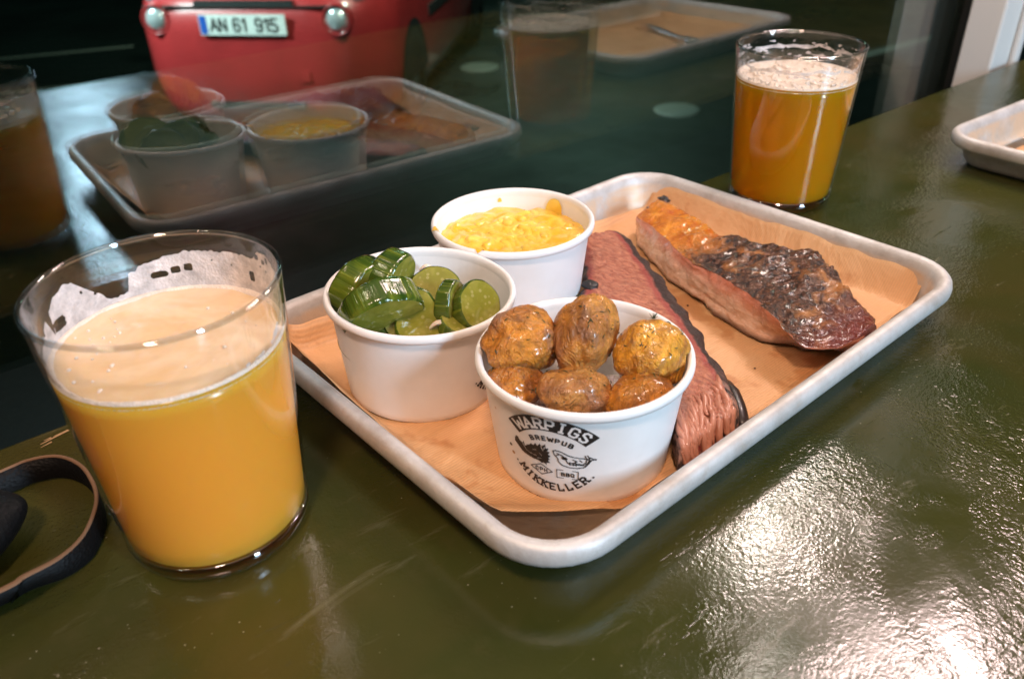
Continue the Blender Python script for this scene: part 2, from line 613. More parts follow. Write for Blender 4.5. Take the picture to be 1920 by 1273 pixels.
def m_carpaint():
    t = NT('red_car_paint')
    c = t.coord()
    n = t.noise(3.5, 5, 0.6, c)
    colr = t.mix(t.ramp(n, [(0.4, 0), (0.7, 0.5)]), (0.44, 0.030, 0.032), (0.24, 0.02, 0.02))
    return t.done(t.pbr(colr, 0.32, Coat_Weight=0.8, Coat_Roughness=0.05))


M = dict(
    table=m_table(), alu=m_alu(), paper=m_paper(), cup=m_cup(), potato=m_potato(), skin=m_cuke_skin(), flesh=m_cuke_flesh(),
    cheese=m_cheese(), brisket=m_brisket(), rib=m_rib(), hazy=m_hazy(), lager=m_lager(), leather=m_leather(),
    ground=m_ground(), red=m_carpaint(),
    foam=m_foam('beer_foam', 1.0), surf=m_surf(), film=m_foam('foam_lacing', 0.72, (0.80, 0.74, 0.72)),
    lace=m_foam('foam_lacing_thin', 0.55, (0.85, 0.80, 0.78)),
    ink=simple('black_print', (0.012, 0.012, 0.012), 0.45), white=simple('white_print', (0.80, 0.79, 0.78), 0.4),
    dill=simple('dill', (0.025, 0.050, 0.012), 0.35), onion=simple('pickled_onion', (0.70, 0.62, 0.50), 0.25, Subsurface_Weight=0.3, Subsurface_Scale=0.003),
    glass=facing_glass('drinking_glass', (0.985, 0.99, 0.985), 0.045), pane=facing_glass('window_glass', (0.82, 0.95, 0.90), 0.125),
    tan=simple('raw_leather_edge', (0.17, 0.090, 0.045), 0.75),
    post=simple('painted_post', (0.74, 0.72, 0.68), 0.45), dark=simple('dark_frame', (0.015, 0.017, 0.016), 0.5),
    rubber=simple('black_rubber', (0.012, 0.012, 0.012), 0.7), rim=simple('alloy_rim', (0.5, 0.5, 0.5), 0.3, Metallic=0.9),
    plate=simple('plate_white', (0.78, 0.79, 0.76), 0.4), blue=simple('plate_blue', (0.02, 0.10, 0.45), 0.4),
    lens=simple('lamp_lens', (0.85, 0.88, 0.90), 0.12, Metallic=0.6), carglass=simple('car_glass', (0.01, 0.012, 0.012), 0.05),
    cover=simple('pale_steel_cover', (0.26, 0.28, 0.24), 0.5), line=simple('road_paint', (0.36, 0.42, 0.36), 0.6),
    steel=simple('steel', (0.72, 0.72, 0.74), 0.18, Metallic=1.0), underside=simple('dark_wood', (0.03, 0.026, 0.018), 0.6),
)
g = NT('thick_glass_base')
gg = g.n('ShaderNodeBsdfGlass')
gg.inputs['Color'].default_value = (0.97, 0.985, 0.975, 1)
gg.inputs['IOR'].default_value = 1.5
gt = g.n('ShaderNodeBsdfTranslucent')
gt.inputs['Color'].default_value = (0.92, 0.92, 0.90, 1)
gm = g.n('ShaderNodeMixShader')
gm.inputs[0].default_value = 0.16
g.link(gg.outputs[0], gm.inputs[1])
g.link(gt.outputs[0], gm.inputs[2])
M['base'] = g.done(gm)
M['foot'] = facing_glass('clear_glass_foot', (0.95, 0.965, 0.955), 0.17)
M['lip'] = facing_glass('glass_lip', (0.93, 0.94, 0.94), 0.16)

# ------------------------------------------------------------------ the setting
GZ = -1.40
v, f = grid(60, 60, lambda s, t: (-60 + 120 * s, -60 + 180 * t, GZ))
tag(mobj('street_ground', v, f, M['ground']), kind='structure')

# counter along the window
TBL = empty('counter_table', 'olive green lacquered counter table carrying the food trays and beer', 'table', ww(0, 0, 0), WANG)
nx, ny = 2, 2
o = mobj('table_top', *box(-1.6, 2.6, -0.16, TD, -0.036, 0.0), M['table'], TBL, smooth=False)
bevel(o, 0.0022, 3)
for x in (-1.2, 0.62, 2.2):
    mobj('leg', *box(x - .03, x + .03, 0.10, 0.16, GZ + 0.25, -0.0365), M['dark'], TBL, smooth=False)
mobj('rail', *box(-1.5, 2.5, 0.30, 0.33, -0.075, -0.0365), M['underside'], TBL, smooth=False)
# gouges that show bare wood by the rear edge
gv, gf = [], []
for (px0, py0, px1, py1, wd_) in ((76, 833, 128, 806, .0008), (82, 826, 96, 820, .0005), (76, 839, 97, 828, .0005), (100, 818, 122, 808, .0004)):
    a, b = at(px0, py0, 0.0003), at(px1, py1, 0.0003)
    d = (b - a).normalized()
    s = V((-d.y, d.x, 0)) * wd_
    inv = Matrix.Rotation(-WANG, 3, 'Z')
    k = len(gv)
    gv += [inv @ q for q in (a - s * .3, b - s, b + s, a + s * .3)]
    gf.append((k, k + 1, k + 2, k + 3))
mobj('wood_gouge', gv, gf, simple('bare_wood', (0.42, 0.26, 0.13), 0.7), TBL, smooth=False)
flr = mobj('floor', *box(-3, 4, -4, WD - 0.05, GZ + 0.10, GZ + 0.25), M['underside'], None, smooth=False, rotz=WANG)
tag(flr, kind='structure')

# window: panes, posts
win = empty('shop_window', 'tall clear shop window behind the counter, reflecting the trays', 'window', ww(0, WD, GZ + 0.25), WANG)
mobj('pane', *box(-2.4, 1.075, 0.0, 0.006, 0, 3.0), M['pane'], win, smooth=False)
mobj('pane', *box(1.165, 3.2, 0.0, 0.006, 0, 3.0), M['pane'], win, smooth=False)
mobj('frame', *box(1.075, 1.165, -0.008, 0.03, 0, 3.0), M['dark'], win, smooth=False)
mobj('frame', *box(-2.4, 3.2, -0.02, 0.03, -0.02, -0.001), M['dark'], win, smooth=False)
pst = empty('window_post', 'cream painted post with a raised bead standing at the window behind the counter', 'post', ww(1.085, 0.414, GZ + 0.25), WANG)
o = mobj('post_board', *box(-0.038, 0.040, 0, 0.040, 0, 3.0), M['post'], pst, smooth=False)
bevel(o, 0.003)
o = mobj('bead', *box(0.004, 0.018, -0.008, -0.0003, 0, 3.0), M['post'], pst, smooth=False)
bevel(o, 0.003)

# street details
for k, (px, py) in enumerate(((900, 127), (1270, 207))):
    c = at(px, py, GZ)
    v, f = lathe([(0.0001, 0.012), (0.12, 0.012), (0.145, 0.010), (0.158, 0.004), (0.16, 0.0)], 40)
    o = mobj('street_cover', v, f, M['cover'], None, loc=c)
    tag(o, ['round pale utility cover in the street just behind the red car', 'round pale utility cover in the open street away from the car'][k], 'cover', 'utility covers in the street')
for k, (p0, p1) in enumerate((((-400, 150), (250, 88)), ((1600, 110), (2150, -30)), ((-300, 210), (240, 150)))):
    a, b = at(*p0, GZ), at(*p1, GZ)
    d = (b - a).normalized()
    s = V((-d.y, d.x, 0)) * (0.05, 0.06, 0.025)[k]
    q = [a - s, b - s, b + s, a + s]
    tag(mobj('road_marking', [(x.x, x.y, GZ + 0.004) for x in q], [(0, 1, 2, 3)], M['line'], None, smooth=False), kind='structure')

# ------------------------------------------------------------------ red car outside
CARLOC = (-1.50, 5.02, GZ)
car = empty('parked_car', 'red small hatchback parked nose-on in the street beyond the window', 'car', CARLOC, radians(-9))


def plan(hw, y0, y1, rc, n=10):
    pts = []
    for cx, cy_, a0, r in ((hw - rc, y0 + rc, -90, rc), (hw - .25, y1 - .25, 0, .25), (-hw + .25, y1 - .25, 90, .25), (-hw + rc, y0 + rc, 180, rc)):
        for k in range(n + 1):
            a = radians(a0 + 90 * k / n)
            pts.append((cx + r * cos(a), cy_ + r * sin(a)))
    return pts


def stack(levels):
    vs_, fs = [], []
    for z, hw, y0, y1, rc in levels:
        vs_ += [(x, y, z) for x, y in plan(hw, y0, y1, rc)]
    n = len(vs_) // len(levels)
    for i in range(len(levels) - 1):
        for k in range(n):
            l = (k + 1) % n
            fs.append((i * n + k, i * n + l, (i + 1) * n + l, (i + 1) * n + k))
    fs.append(tuple(range(n))[::-1])
    fs.append(tuple((len(levels) - 1) * n + k for k in range(n)))
    return vs_, fs


body = mobj('body', *stack([(.09, .72, .14, 3.5, .42), (.13, .77, .07, 3.55, .44), (.24, .80, .02, 3.58, .45), (.42, .82, 0, 3.6, .45), (.67, .82, 0.0, 3.6, .45),
                            (.77, .815, .015, 3.6, .46), (.86, .81, .07, 3.58, .48), (.93, .80, .18, 3.56, .50), (1.0, .785, .45, 3.54, .45), (1.06, .76, .85, 3.5, .35), (1.07, .74, .92, 3.48, .3)]), M['red'], car)
mobj('cabin_glass', *stack([(1.071, .735, .93, 3.46, .28), (1.27, .66, 1.25, 3.33, .25), (1.51, .56, 1.62, 3.12, .25)]), M['carglass'], car)
mobj('roof', *stack([(1.511, .565, 1.60, 3.14, .25), (1.55, .55, 1.66, 3.10, .25), (1.58, .46, 1.80, 2.98, .25)]), M['red'], car)
PZ = .725
pl = mobj('number_plate', *box(-.262, .262, -.022, -.006, PZ - .056, PZ + .056), M['plate'], car, smooth=False)
mobj('country_band', *box(-.258, -.215, -.0235, -.0222, PZ - .05, PZ + .05), M['blue'], pl, smooth=False)
mobj('intake', *box(-.30, .30, -.008, .03, .235, .275), M['rubber'], car, smooth=False)
mobj('bumper_seam', *box(-.62, .62, .02, .06, .812, .818), M['rubber'], car, smooth=False)
mobj('tow_cover', *box(.30, .36, -.006, .02, .40, .46), M['red'], car, smooth=False)
mobj('grille', *box(-.30, .30, .028, .10, .818, .846), M['rubber'], car, smooth=False)
for s in (-1, 1):
    v, f = lathe([(.0001, -.02), (.045, -.016), (.062, 0), (.07, .02), (.075, .03)], 28)
    lm = mobj('fog_lamp', [(x + s * .555, z + .028, y + .745) for x, y, z in v], f, M['lens'], car)
    v, f = lathe([(.074, .0), (.078, -.012), (.086, -.012), (.09, .03)], 28)
    mobj('bezel', [(x + s * .555, z + .03, y + .745) for x, y, z in v], f, M['red'], lm)
    v, f = lathe([(.0001, -.03), (.08, -.02), (.11, .02), (.12, .06)], 28)
    mobj('headlight', [(x * .9 + s * .60, z + .17 + .1 * abs(x) * 0, y * .7 + .87) for x, y, z in v], f, M['lens'], car)
    for yy in (.70, 3.02):
        v, f = lathe([(.17, -.09), (.26, -.09), (.285, -.07), (.29, 0), (.285, .07), (.26, .09), (.17, .09)], 40)
        wl = mobj('wheel', [(z + s * .735, yy + x, .29 + y) for x, y, z in v], f, M['rubber'], car)
        v, f = lathe([(.0001, .07), (.05, .085), (.12, .06), (.168, .085), (.172, .06)], 30)
        mobj('rim', [(s * (z + .735), yy + x, .29 + y) for x, y, z in v], f, M['rim'], wl)
        v, f = grid(25, 2, lambda a, b: (s * (.805 + .022 * b), yy + (.325 + .02 * (1 - b)) * cos(pi * a), .27 + (.34) * sin(pi * a)))
        mobj('wheel_arch', [(s * .823, yy, .27)] + [(s * .823, yy + .33 * cos(pi * k / 24), .27 + .36 * sin(pi * k / 24)) for k in range(25)],
             [(0, k + 1, k + 2) for k in range(24)], M['rubber'], car, smooth=False)
    mobj('side_trim', *box(s * .815, s * .834, 1.15, 2.55, .57, .63), M['rubber'], car, smooth=False)
    mobj('mirror', *stack([(.98, .001, 0, .1, .001)] * 2) if False else box(s * .76, s * .93, 1.15, 1.25, 1.05, 1.16), M['red'], car, smooth=False)

# ------------------------------------------------------------------ stroke lettering
GL = {
    'A': [[(0, 0), (.38, 1), (.76, 0)], [(.14, .36), (.62, .36)]],
    'B': [[(0, 0), (0, 1), (.5, 1), (.64, .86), (.64, .64), (.5, .52), (0, .52)], [(.5, .52), (.7, .40), (.7, .14), (.54, 0), (0, 0)]],
    'C': [[(.68, .78), (.52, 1), (.16, 1), (0, .82), (0, .18), (.16, 0), (.52, 0), (.68, .22)]],
    'E': [[(.62, 0), (0, 0), (0, 1), (.62, 1)], [(0, .52), (.48, .52)]],
    'G': [[(.68, .80), (.54, 1), (.16, 1), (0, .82), (0, .18), (.16, 0), (.54, 0), (.70, .16), (.70, .45), (.40, .45)]],
    'H': [[(0, 0), (0, 1)], [(.66, 0), (.66, 1)], [(0, .5), (.66, .5)]],
    'I': [[(.1, 0), (.1, 1)]],
    'K': [[(0, 0), (0, 1)], [(.66, 1), (.06, .48)], [(.2, .58), (.68, 0)]],
    'L': [[(0, 1), (0, 0), (.58, 0), (.58, .22)]],
    'M': [[(0, 0), (0.04, 1), (.42, .30), (.80, 1), (.84, 0)]],
    'N': [[(0, 0), (0, 1), (.66, 0), (.66, 1)]],
    'P': [[(0, 0), (0, 1), (.52, 1), (.68, .84), (.68, .60), (.52, .44), (0, .44)]],
    'Q': [[(.16, 0), (0, .18), (0, .82), (.16, 1), (.54, 1), (.70, .82), (.70, .18), (.54, 0), (.16, 0)], [(.46, .24), (.74, -.06)]],
    'R': [[(0, 0), (0, 1), (.52, 1), (.68, .84), (.68, .64), (.52, .48), (0, .48)], [(.36, .48), (.70, 0)]],
    'S': [[(.66, .82), (.50, 1), (.16, 1), (0, .84), (0, .66), (.66, .36), (.66, .16), (.50, 0), (.16, 0), (0, .18)]],
    'U': [[(0, 1), (0, .16), (.16, 0), (.52, 0), (.68, .16), (.68, 1)]],
    'W': [[(0, 1), (.27, 0), (.55, .72), (.83, 0), (1.1, 1)]],
    '6': [[(.62, .86), (.48, 1), (.16, 1), (0, .82), (0, .16), (.16, 0), (.48, 0), (.62, .16), (.62, .42), (.48, .56), (.02, .54)]],
    '1': [[(.05, .80), (.30, 1), (.30, 0)]],
    '9': [[(.02, .14), (.16, 0), (.48, 0), (.62, .18), (.62, .84), (.48, 1), (.16, 1), (0, .84), (0, .58), (.16, .44), (.6, .46)]],
    '5': [[(.60, 1), (.06, 1), (.02, .56), (.46, .58), (.62, .42), (.62, .16), (.46, 0), (.14, 0), (0, .14)]],
}
ADV = {'I': .2, 'W': 1.1, 'M': .84, 'A': .76, '1': .42}
SERIF = set('AHIKMNRPU')


def strokes(ch, serif=0.0):
    segs = []
    for pl_ in GL[ch]:
        segs += list(zip(pl_, pl_[1:]))
        if serif and ch in SERIF:
            for (x, y) in (pl_[0], pl_[-1]):
                if y in (0, 1): segs.append(((x - serif, y), (x + serif, y)))
    return segs


def seg_quads(segs, wd, tr):
    """segments in letter space -> flat quads after transform tr"""
    vs_, fs = [], []
    for (a, b) in segs:
        a, b = V(tr(*a)), V(tr(*b))
        d = b - a
        if d.length < 1e-9: continue
        d.normalize()
        s = V((-d.y, d.x)) * wd * .5
        a -= d * wd * .35
        b += d * wd * .35
        k = len(vs_)
        vs_ += [a - s, b - s, b + s, a + s]
        fs.append((k, k + 1, k + 2, k + 3))
    return vs_, fs


def text_line(txt, x, y, h, wd, ax=1.0, gap=.26, serif=0.0, center=True):
    wdt = sum((ADV.get(c, .68) if c != ' ' else .5) + gap for c in txt) - gap
    cx = x - (wdt * h * ax / 2 if center else 0)
    out = ([], [])
    for c in txt:
        if c != ' ':
            out = merge(out, seg_quads(strokes(c, serif), wd, lambda u, w_, cx=cx: (cx + u * h * ax, y + w_ * h)))
        cx += ((ADV.get(c, .68) if c != ' ' else .5) + gap) * h * ax
    return out


def text_arc(txt, cx, cy_, R, a0, a1, h, wd, ax=1.0, below=False, serif=0.0):
    """letters spread along an arc (angles in degrees clockwise from the top, or from the bottom when below)"""
    out = ([], [])
    n = len(txt)
    for i, c in enumerate(txt):
        a = radians(a0 + (a1 - a0) * (i / (n - 1)))
        wl = ADV.get(c, .68)

        def tr(u, w_, a=a, wl=wl):
            lx = (u - wl / 2) * h * ax
            if not below:
                r = R + w_ * h
                return (cx + r * sin(a) + lx * cos(a), cy_ + r * cos(a) - lx * sin(a))
            r = R - w_ * h
            return (cx + r * sin(a) + lx * cos(a), cy_ - r * cos(a) + lx * sin(a))
        out = merge(out, seg_quads(strokes(c, serif), wd, tr))
    return out


for word, wx in (('AN', -.145), ('61', -.012), ('915', .150)):
    v, f = text_line(word, wx, PZ - .034, .068, .012, ax=.86, gap=.22)
    mobj('registration_characters', [(p.x, -.0242 - .00004 * (i // 4), p.y) for i, p in enumerate(v)], f, M['ink'], pl, smooth=False)

# ------------------------------------------------------------------ sheet pan tray
HL, HD = 0.165, 0.1202
PROF = [(.0175, .0015), (.014, .0022), (.0115, .0042), (.0098, .0075), (.0062, .0195), (.0052, .0222), (.0042, .0250), (.0024, .0268), (0, .0275), (-.0020, .0270), (-.0034, .0254),
        (-.0040, .0230), (-.0040, .0206), (-.0035, .0186), (-.0022, .0174), (0, .0170), (.0030, .0170), (.0058, .0155), (.0090, .0060), (.0112, .0026), (.0140, .0008), (.0175, .0003)]


def rrect(hl, hd, rc, n=9):
    pts = []
    for cx, cy_, a0 in ((hl - rc, hd - rc, 0), (-hl + rc, hd - rc, 90), (-hl + rc, -hd + rc, 180), (hl - rc, -hd + rc, 270)):
        for k in range(n + 1):
            a = radians(a0 + 90 * k / n)
            pts.append((cx + rc * cos(a), cy_ + rc * sin(a)))
    return pts


def make_pan(name, label, loc, rotz, grp=None):
    r = empty(name, label, 'tray', loc, rotz, grp)

    def sub(idx, nm, fill_first=False, fill_last=False, inner=0.0):
        vs_, fs, cs = [], [], []
        for k, i in enumerate(idx):
            d, z = PROF[i]
            for (x, y) in rrect(HL - d, HD - d, .030 - d):
                jit = 0.0004 * noise.noise(V((x * 30, y * 30, z * 60)))
                vs_.append((x, y, z + (jit if z > .004 else 0)))
                cs.append((inner if z < .021 else 0, 0, 0, 1))
        n = len(vs_) // len(idx)
        for i in range(len(idx) - 1):
            for k in range(n):
                l = (k + 1) % n
                fs.append((i * n + k, i * n + l, (i + 1) * n + l, (i + 1) * n + k))
        if fill_first: fs.append(tuple(range(n)))
        if fill_last: fs.append(tuple((len(idx) - 1) * n + k for k in range(n))[::-1])
        return mobj(nm, vs_, fs, M['alu'], r, colors=cs)
    sub(range(0, 6), 'basin', fill_first=True, inner=1.0)
    sub(range(5, 17), 'rolled_rim')
    sub(range(16, 22), 'outer_shell', fill_last=True)
    return r


tray = make_pan('sheet_pan', 'worn aluminium sheet pan holding three white cups, brisket and rib', tw(0, 0, 0), TYAW)
tray2 = make_pan('sheet_pan', 'aluminium sheet pan with only brown paper and a fork, beside the post', (0.566, 0.660, 0.0), radians(36))


def bmin(a):
    e = max(0, -.100 - a) / .055
    return -.103 + .042 * e ** 1.4


def paper_fn(s, t):
    a = -.157 + .317 * s
    b0, b1 = bmin(a), .1085 - .006 * sstep(.0, .16, a)
    b = b0 + (b1 - b0) * t
    ea = max(0, abs(a) - .1465)
    eb = max(0, abs(b) - .1015)
    z = .0026 + min(.018, ea * 1.35 + eb * 1.9)
    z += .006 * sstep(-.135, -.158, a) * sstep(.02, .09, b)
    curl = sstep(.10, 0, t) * sstep(-.095, -.12, a)
    z += .0045 * curl + .0035 * sstep(-.14, -.157, a) * sstep(.2, .5, t)
    z += .0014 * (fbm((a * 26, b * 26, 0), 1) + .6) * sstep(.10, .15, max(abs(a), abs(b) * 1.45))
    return (a, b, z)


v, f = grid(110, 80, paper_fn)
paper = tag(mobj('greaseproof_paper', v, f, M['paper'], None, loc=tw(0, 0), rotz=TYAW), 'orange-brown ribbed greaseproof paper lining the pan under the cups and meat', 'paper')
sm = paper.modifiers.new('thickness', 'SOLIDIFY')
sm.thickness = .0002
v, f = grid(60, 40, lambda s, t: (-.150 + .30 * s, -.098 + .19 * t, .0026 + max(0, abs(-.150 + .30 * s) - .145) * 1.2 + .0008 * (fbm((s * 5, t * 5, 3), 1) + .5)))
paper2 = tag(mobj('greaseproof_paper', v, f, M['paper'], None, loc=(0.566, 0.660, 0), rotz=radians(36)), 'brown greaseproof paper lying in the pan beside the post', 'paper')
sm = paper2.modifiers.new('thickness', 'SOLIDIFY')
sm.thickness = .0002
# fork on the far pan
fk = empty('fork', 'steel fork lying across the paper in the pan beside the post', 'fork', (0.57, 0.70, 0.006), atan2(0.729 - 0.67, 0.516 - 0.625))
mobj('handle', *tube([(-.09, 0, 0), (-.05, 0, .002), (0, 0, .003), (.03, 0, .005)], .0032, 10, taper=[1.2, 1.1, .8, .8]), M['steel'], fk)
mobj('head', *merge(*([tube([(.026, 0, .005), (.036, 0, .004), (.05, 0, .003)], .006, 10, taper=[.6, 1.1, 1.5])] + [tube([(.05, y, .003), (.07, y, .004), (.088, y, .007)], .0011, 6) for y in (-.007, -.0023, .0023, .007)])), M['steel'], fk)

# ------------------------------------------------------------------ cups
CR, Cr, CH = .0475, .0389, .0543


def cr(z):
    return Cr + (CR - .0022 - Cr) * z / CH


CUPPROF = [(.0001, .0050), (Cr - .0012, .0050), (Cr - .0010, .0006), (Cr - .0004, 0), (Cr, .0004)] + [(cr(z), z) for z in (.004, .012, .02, .028, .036, .044, CH - .0052)]
RIMPROF = [(cr(CH - .0048), CH - .0048), (CR - .0004, CH - .0042), (CR + .0001, CH - .0026), (CR - .0002, CH - .0008), (CR - .0014, CH + .0002), (CR - .0028, CH - .0006), (CR - .0034, CH - .0024), (CR - .0034, CH - .0045)]
INPROF = [(CR - .0034, CH - .0045)] + [(cr(z) - .0010, z) for z in (.044, .036, .028, .02, .012, .0062)] + [(.0001, .0060)]

EM_SC = .00107


def inside(poly, x, y):
    c = False
    j = len(poly) - 1
    for i in range(len(poly)):
        xi, yi = poly[i]
        xj, yj = poly[j]
        if (yi > y) != (yj > y) and x < (xj - xi) * (y - yi) / (yj - yi) + xi: c = not c
        j = i
    return c


def near(lines, x, y, wd):
    p = V((x, y))
    for pl_ in lines:
        for a, b in zip(pl_, pl_[1:]):
            a, b = V(a), V(b)
            d = b - a
            t = max(0, min(1, (p - a).dot(d) / d.length_squared))
            if (a + d * t - p).length < wd: return True
    return False


BOAR = [(-16.4, 4.0), (-15.6, 5.6), (-14.6, 5.4), (-13.8, 4.0), (-12.6, 3.4), (-11.9, 4.6), (-11.4, 2.2), (-10.2, 3.6), (-9.2, 4.0), (-8.4, 5.2), (-7.4, 4.6), (-6.4, 6.2), (-5.6, 5.0),
        (-4.4, 6.8), (-3.9, 5.2), (-2.2, 7.2), (-2.0, 5.0), (-.8, 5.4), (-1.6, 3.6), (-.4, 3.4), (-1.4, 1.9), (-.2, 1.4), (-1.3, .2), (-.4, -.6), (-1.5, -1.2), (-.6, -2.4), (-2.0, -2.6),
        (-2.2, -3.9), (-3.4, -3.0), (-4.2, -3.6), (-5.6, -2.6), (-8.0, -2.6), (-10.6, -2.2), (-12.8, -1.4), (-14.6, .2), (-16.6, 2.2)]
BOARW = [[(-12.6, 4.6), (-12.2, 2.6), (-11.0, .6), (-9.2, -.2), (-6.5, -.5)], [(-4.2, 5.4), (-3.2, 3.2)], [(-7.6, 2.2), (-6.4, 2.6)], [(-5.0, 1.4), (-4.0, .4)], [(-6.0, -1.6), (-4.2, -1.2)], [(-2.4, 5.6), (-3.0, 4.0)]]
SKULL = [[(.8, 4.6), (1.8, 5.2), (4.2, 4.8), (6.6, 3.4), (9.4, 2.6), (12.2, 2.4), (14.6, 2.0)], [(.8, 4.6), (1.2, 3.0), (2.6, 1.2), (2.9, -.6), (4.2, -2.2), (7.0, -3.0), (10.2, -3.2), (13.0, -2.4), (14.4, -.6), (15.6, 1.6)],
         [(2.4, 3.8), (4.4, 3.0), (5.8, 1.0), (6.4, -.6), (8.6, -.4), (11.6, -.8), (13.4, -1.6)], [(7.0, -1.2), (12.4, -1.4)], [(13.0, 3.8), (13.8, 2.0), (13.4, .2), (12.2, -1.0)], [(14.0, 4.0), (14.8, 2.2), (14.4, .2), (13.4, -.8)],
         [(14.8, 3.0), (17.2, 1.6)], [(15.0, 1.2), (17.2, 2.0)], [(8.4, 1.4), (10.0, .6), (9.4, 0)], [(11.0, 1.4), (12.0, .4)], [(2.0, 2.4), (3.2, 3.2)], [(7.4, -.2), (7.4, -1.6)], [(8.6, -.3), (8.6, -1.7)], [(9.8, -.5), (9.8, -1.8)]]
EYE = [(4.0, 2.0), (5.0, 2.6), (6.2, 2.2), (6.5, 1.4), (5.6, .8), (4.4, 1.0)]


def emblem_cells():
    out = ([], [])
    st = .22
    for i in range(int(36 / st)):
        for j in range(int(12 / st)):
            x, y = -17.5 + (i + .5) * st, -4.4 + (j + .5) * st
            if x < .2:
                on = inside(BOAR, x, y) and not near(BOARW, x, y, .17)
            else:
                on = inside(EYE, x, y) or near(SKULL, x, y, .22)
            if on:
                h = st / 2
                out[1].append(tuple(len(out[0]) + q for q in range(4)))
                out[0].extend([(x - h, y - h - .9), (x + h, y - h - .9), (x + h, y + h - .9), (x - h, y + h - .9)])
    return out


def band(cx, cy_, r0, r1, a0, a1, n=36, m=6):
    v_, f_ = grid(n, m, lambda s, t: (cx + (r0 + (r1 - r0) * t) * sin(radians(a0 + (a1 - a0) * s)), cy_ + (r0 + (r1 - r0) * t) * cos(radians(a0 + (a1 - a0) * s))))
    return v_, f_


def make_logo():
    """flat artwork in millimetres: banner, words, boar, skull, badges"""
    blk = merge(band(0, -4.0, 17.6, 24.4, -50, 48))
    words = text_arc('BREWPUB', 0, -9.0, 17.4, -25, 25, 2.0, .6, ax=1.0)
    words = merge(words, emblem_cells())
    words = merge(words, text_arc('MIKKELLER', 0, 1.5, 19.6, -47, 47, 3.5, .82, ax=.95, below=True, serif=.16))
    words = merge(words, text_line('CPH', -4.6, -8.9, 1.7, .42, ax=.95, gap=.5), text_line('BBQ', 6.4, -9.1, 1.7, .45, ax=.95, gap=.5))
    dia = [(-9.4, -8.0), (-4.6, -5.2), (.2, -8.0), (-4.6, -10.9), (-9.4, -8.0)]
    bx_ = [(2.0, -6.1), (10.6, -6.1), (10.6, -10.5), (2.0, -10.5), (2.0, -6.1)]
    for pl_ in (dia, bx_):
        words = merge(words, seg_quads(list(zip(pl_, pl_[1:])), .38, lambda x, y: (x, y)))
    for x, y in ((-16.6, -9.0), (16.6, -9.0)):
        words = merge(words, band(x, y, .05, .5, 0, 360, 10, 2))
    lets = text_arc('WARPIGS', 0, -4.0, 18.7, -38, 38, 4.6, .95, ax=.92, serif=.17)
    return blk, words, lets


LOGO = make_logo()


def wrap_logo(art, off, phi0, z0, parent, mat, name, step=0.0):
    vs_ = []
    for i, p in enumerate(art[0]):
        x, y = p[0] * EM_SC, p[1] * EM_SC
        z = z0 + y
        r = cr(z) + off + step * (i // 4)
        a = phi0 + x / cr(z0)
        vs_.append((r * cos(a), r * sin(a), z))
    return mobj(name, vs_, art[1], mat, parent, smooth=False)


def make_cup(loc, rot, label, logo_phi=None, group='white paper cups on the pan'):
    r = empty('paper_cup', label, 'cup', loc, 0, group)
    r.rotation_euler = rot
    wall = mobj('wall', *lathe(CUPPROF, 128), M['cup'], r)
    mobj('rolled_rim', *lathe(RIMPROF, 128), M['cup'], r)
    mobj('inner_wall', *lathe(INPROF, 96), M['cup'], r)
    if logo_phi is not None:
        z0 = .0272
        wrap_logo(LOGO[0], .00016, logo_phi, z0, wall, M['ink'], 'banner')
        wrap_logo(LOGO[1], .00016, logo_phi, z0, wall, M['ink'], 'printed_emblem', 2e-8)
        wrap_logo(LOGO[2], .00034, logo_phi, z0, wall, M['white'], 'banner_lettering', 4e-7)
    return r


CZ = .0031
C1 = V((.0311, .2986, CZ))
C2 = V((-.0471, .3590, CZ + .0004))
C3 = V((.0025, .4420, CZ))
phi1 = atan2(-C1.y, -C1.x) - radians(17)
cup1 = make_cup(C1, (0, 0, 0), 'white paper cup printed with a boar emblem, filled with roast potatoes', phi1)
cup2 = make_cup(C2, (0, radians(2.6), 0), 'white paper cup filled with green cucumber slices', atan2(-C2.y, -C2.x) + radians(60))
cup3 = make_cup(C3, (0, 0, 0), 'white paper cup filled with yellow macaroni cheese', None)

for x_, y_, r_, mt in ((-19.6, -1.6, .75, M['ink']), (-18.6, -5.4, .85, simple('sauce_stain', (0.42, 0.24, 0.10), 0.5)), (-27.5, 12.0, .6, simple('pale_stain', (0.62, 0.48, 0.34), 0.5))):
    wrap_logo(band(x_, y_, .02, r_, 0, 360, 14, 2), .00016, phi1, .0262, cup1, mt, 'stain')

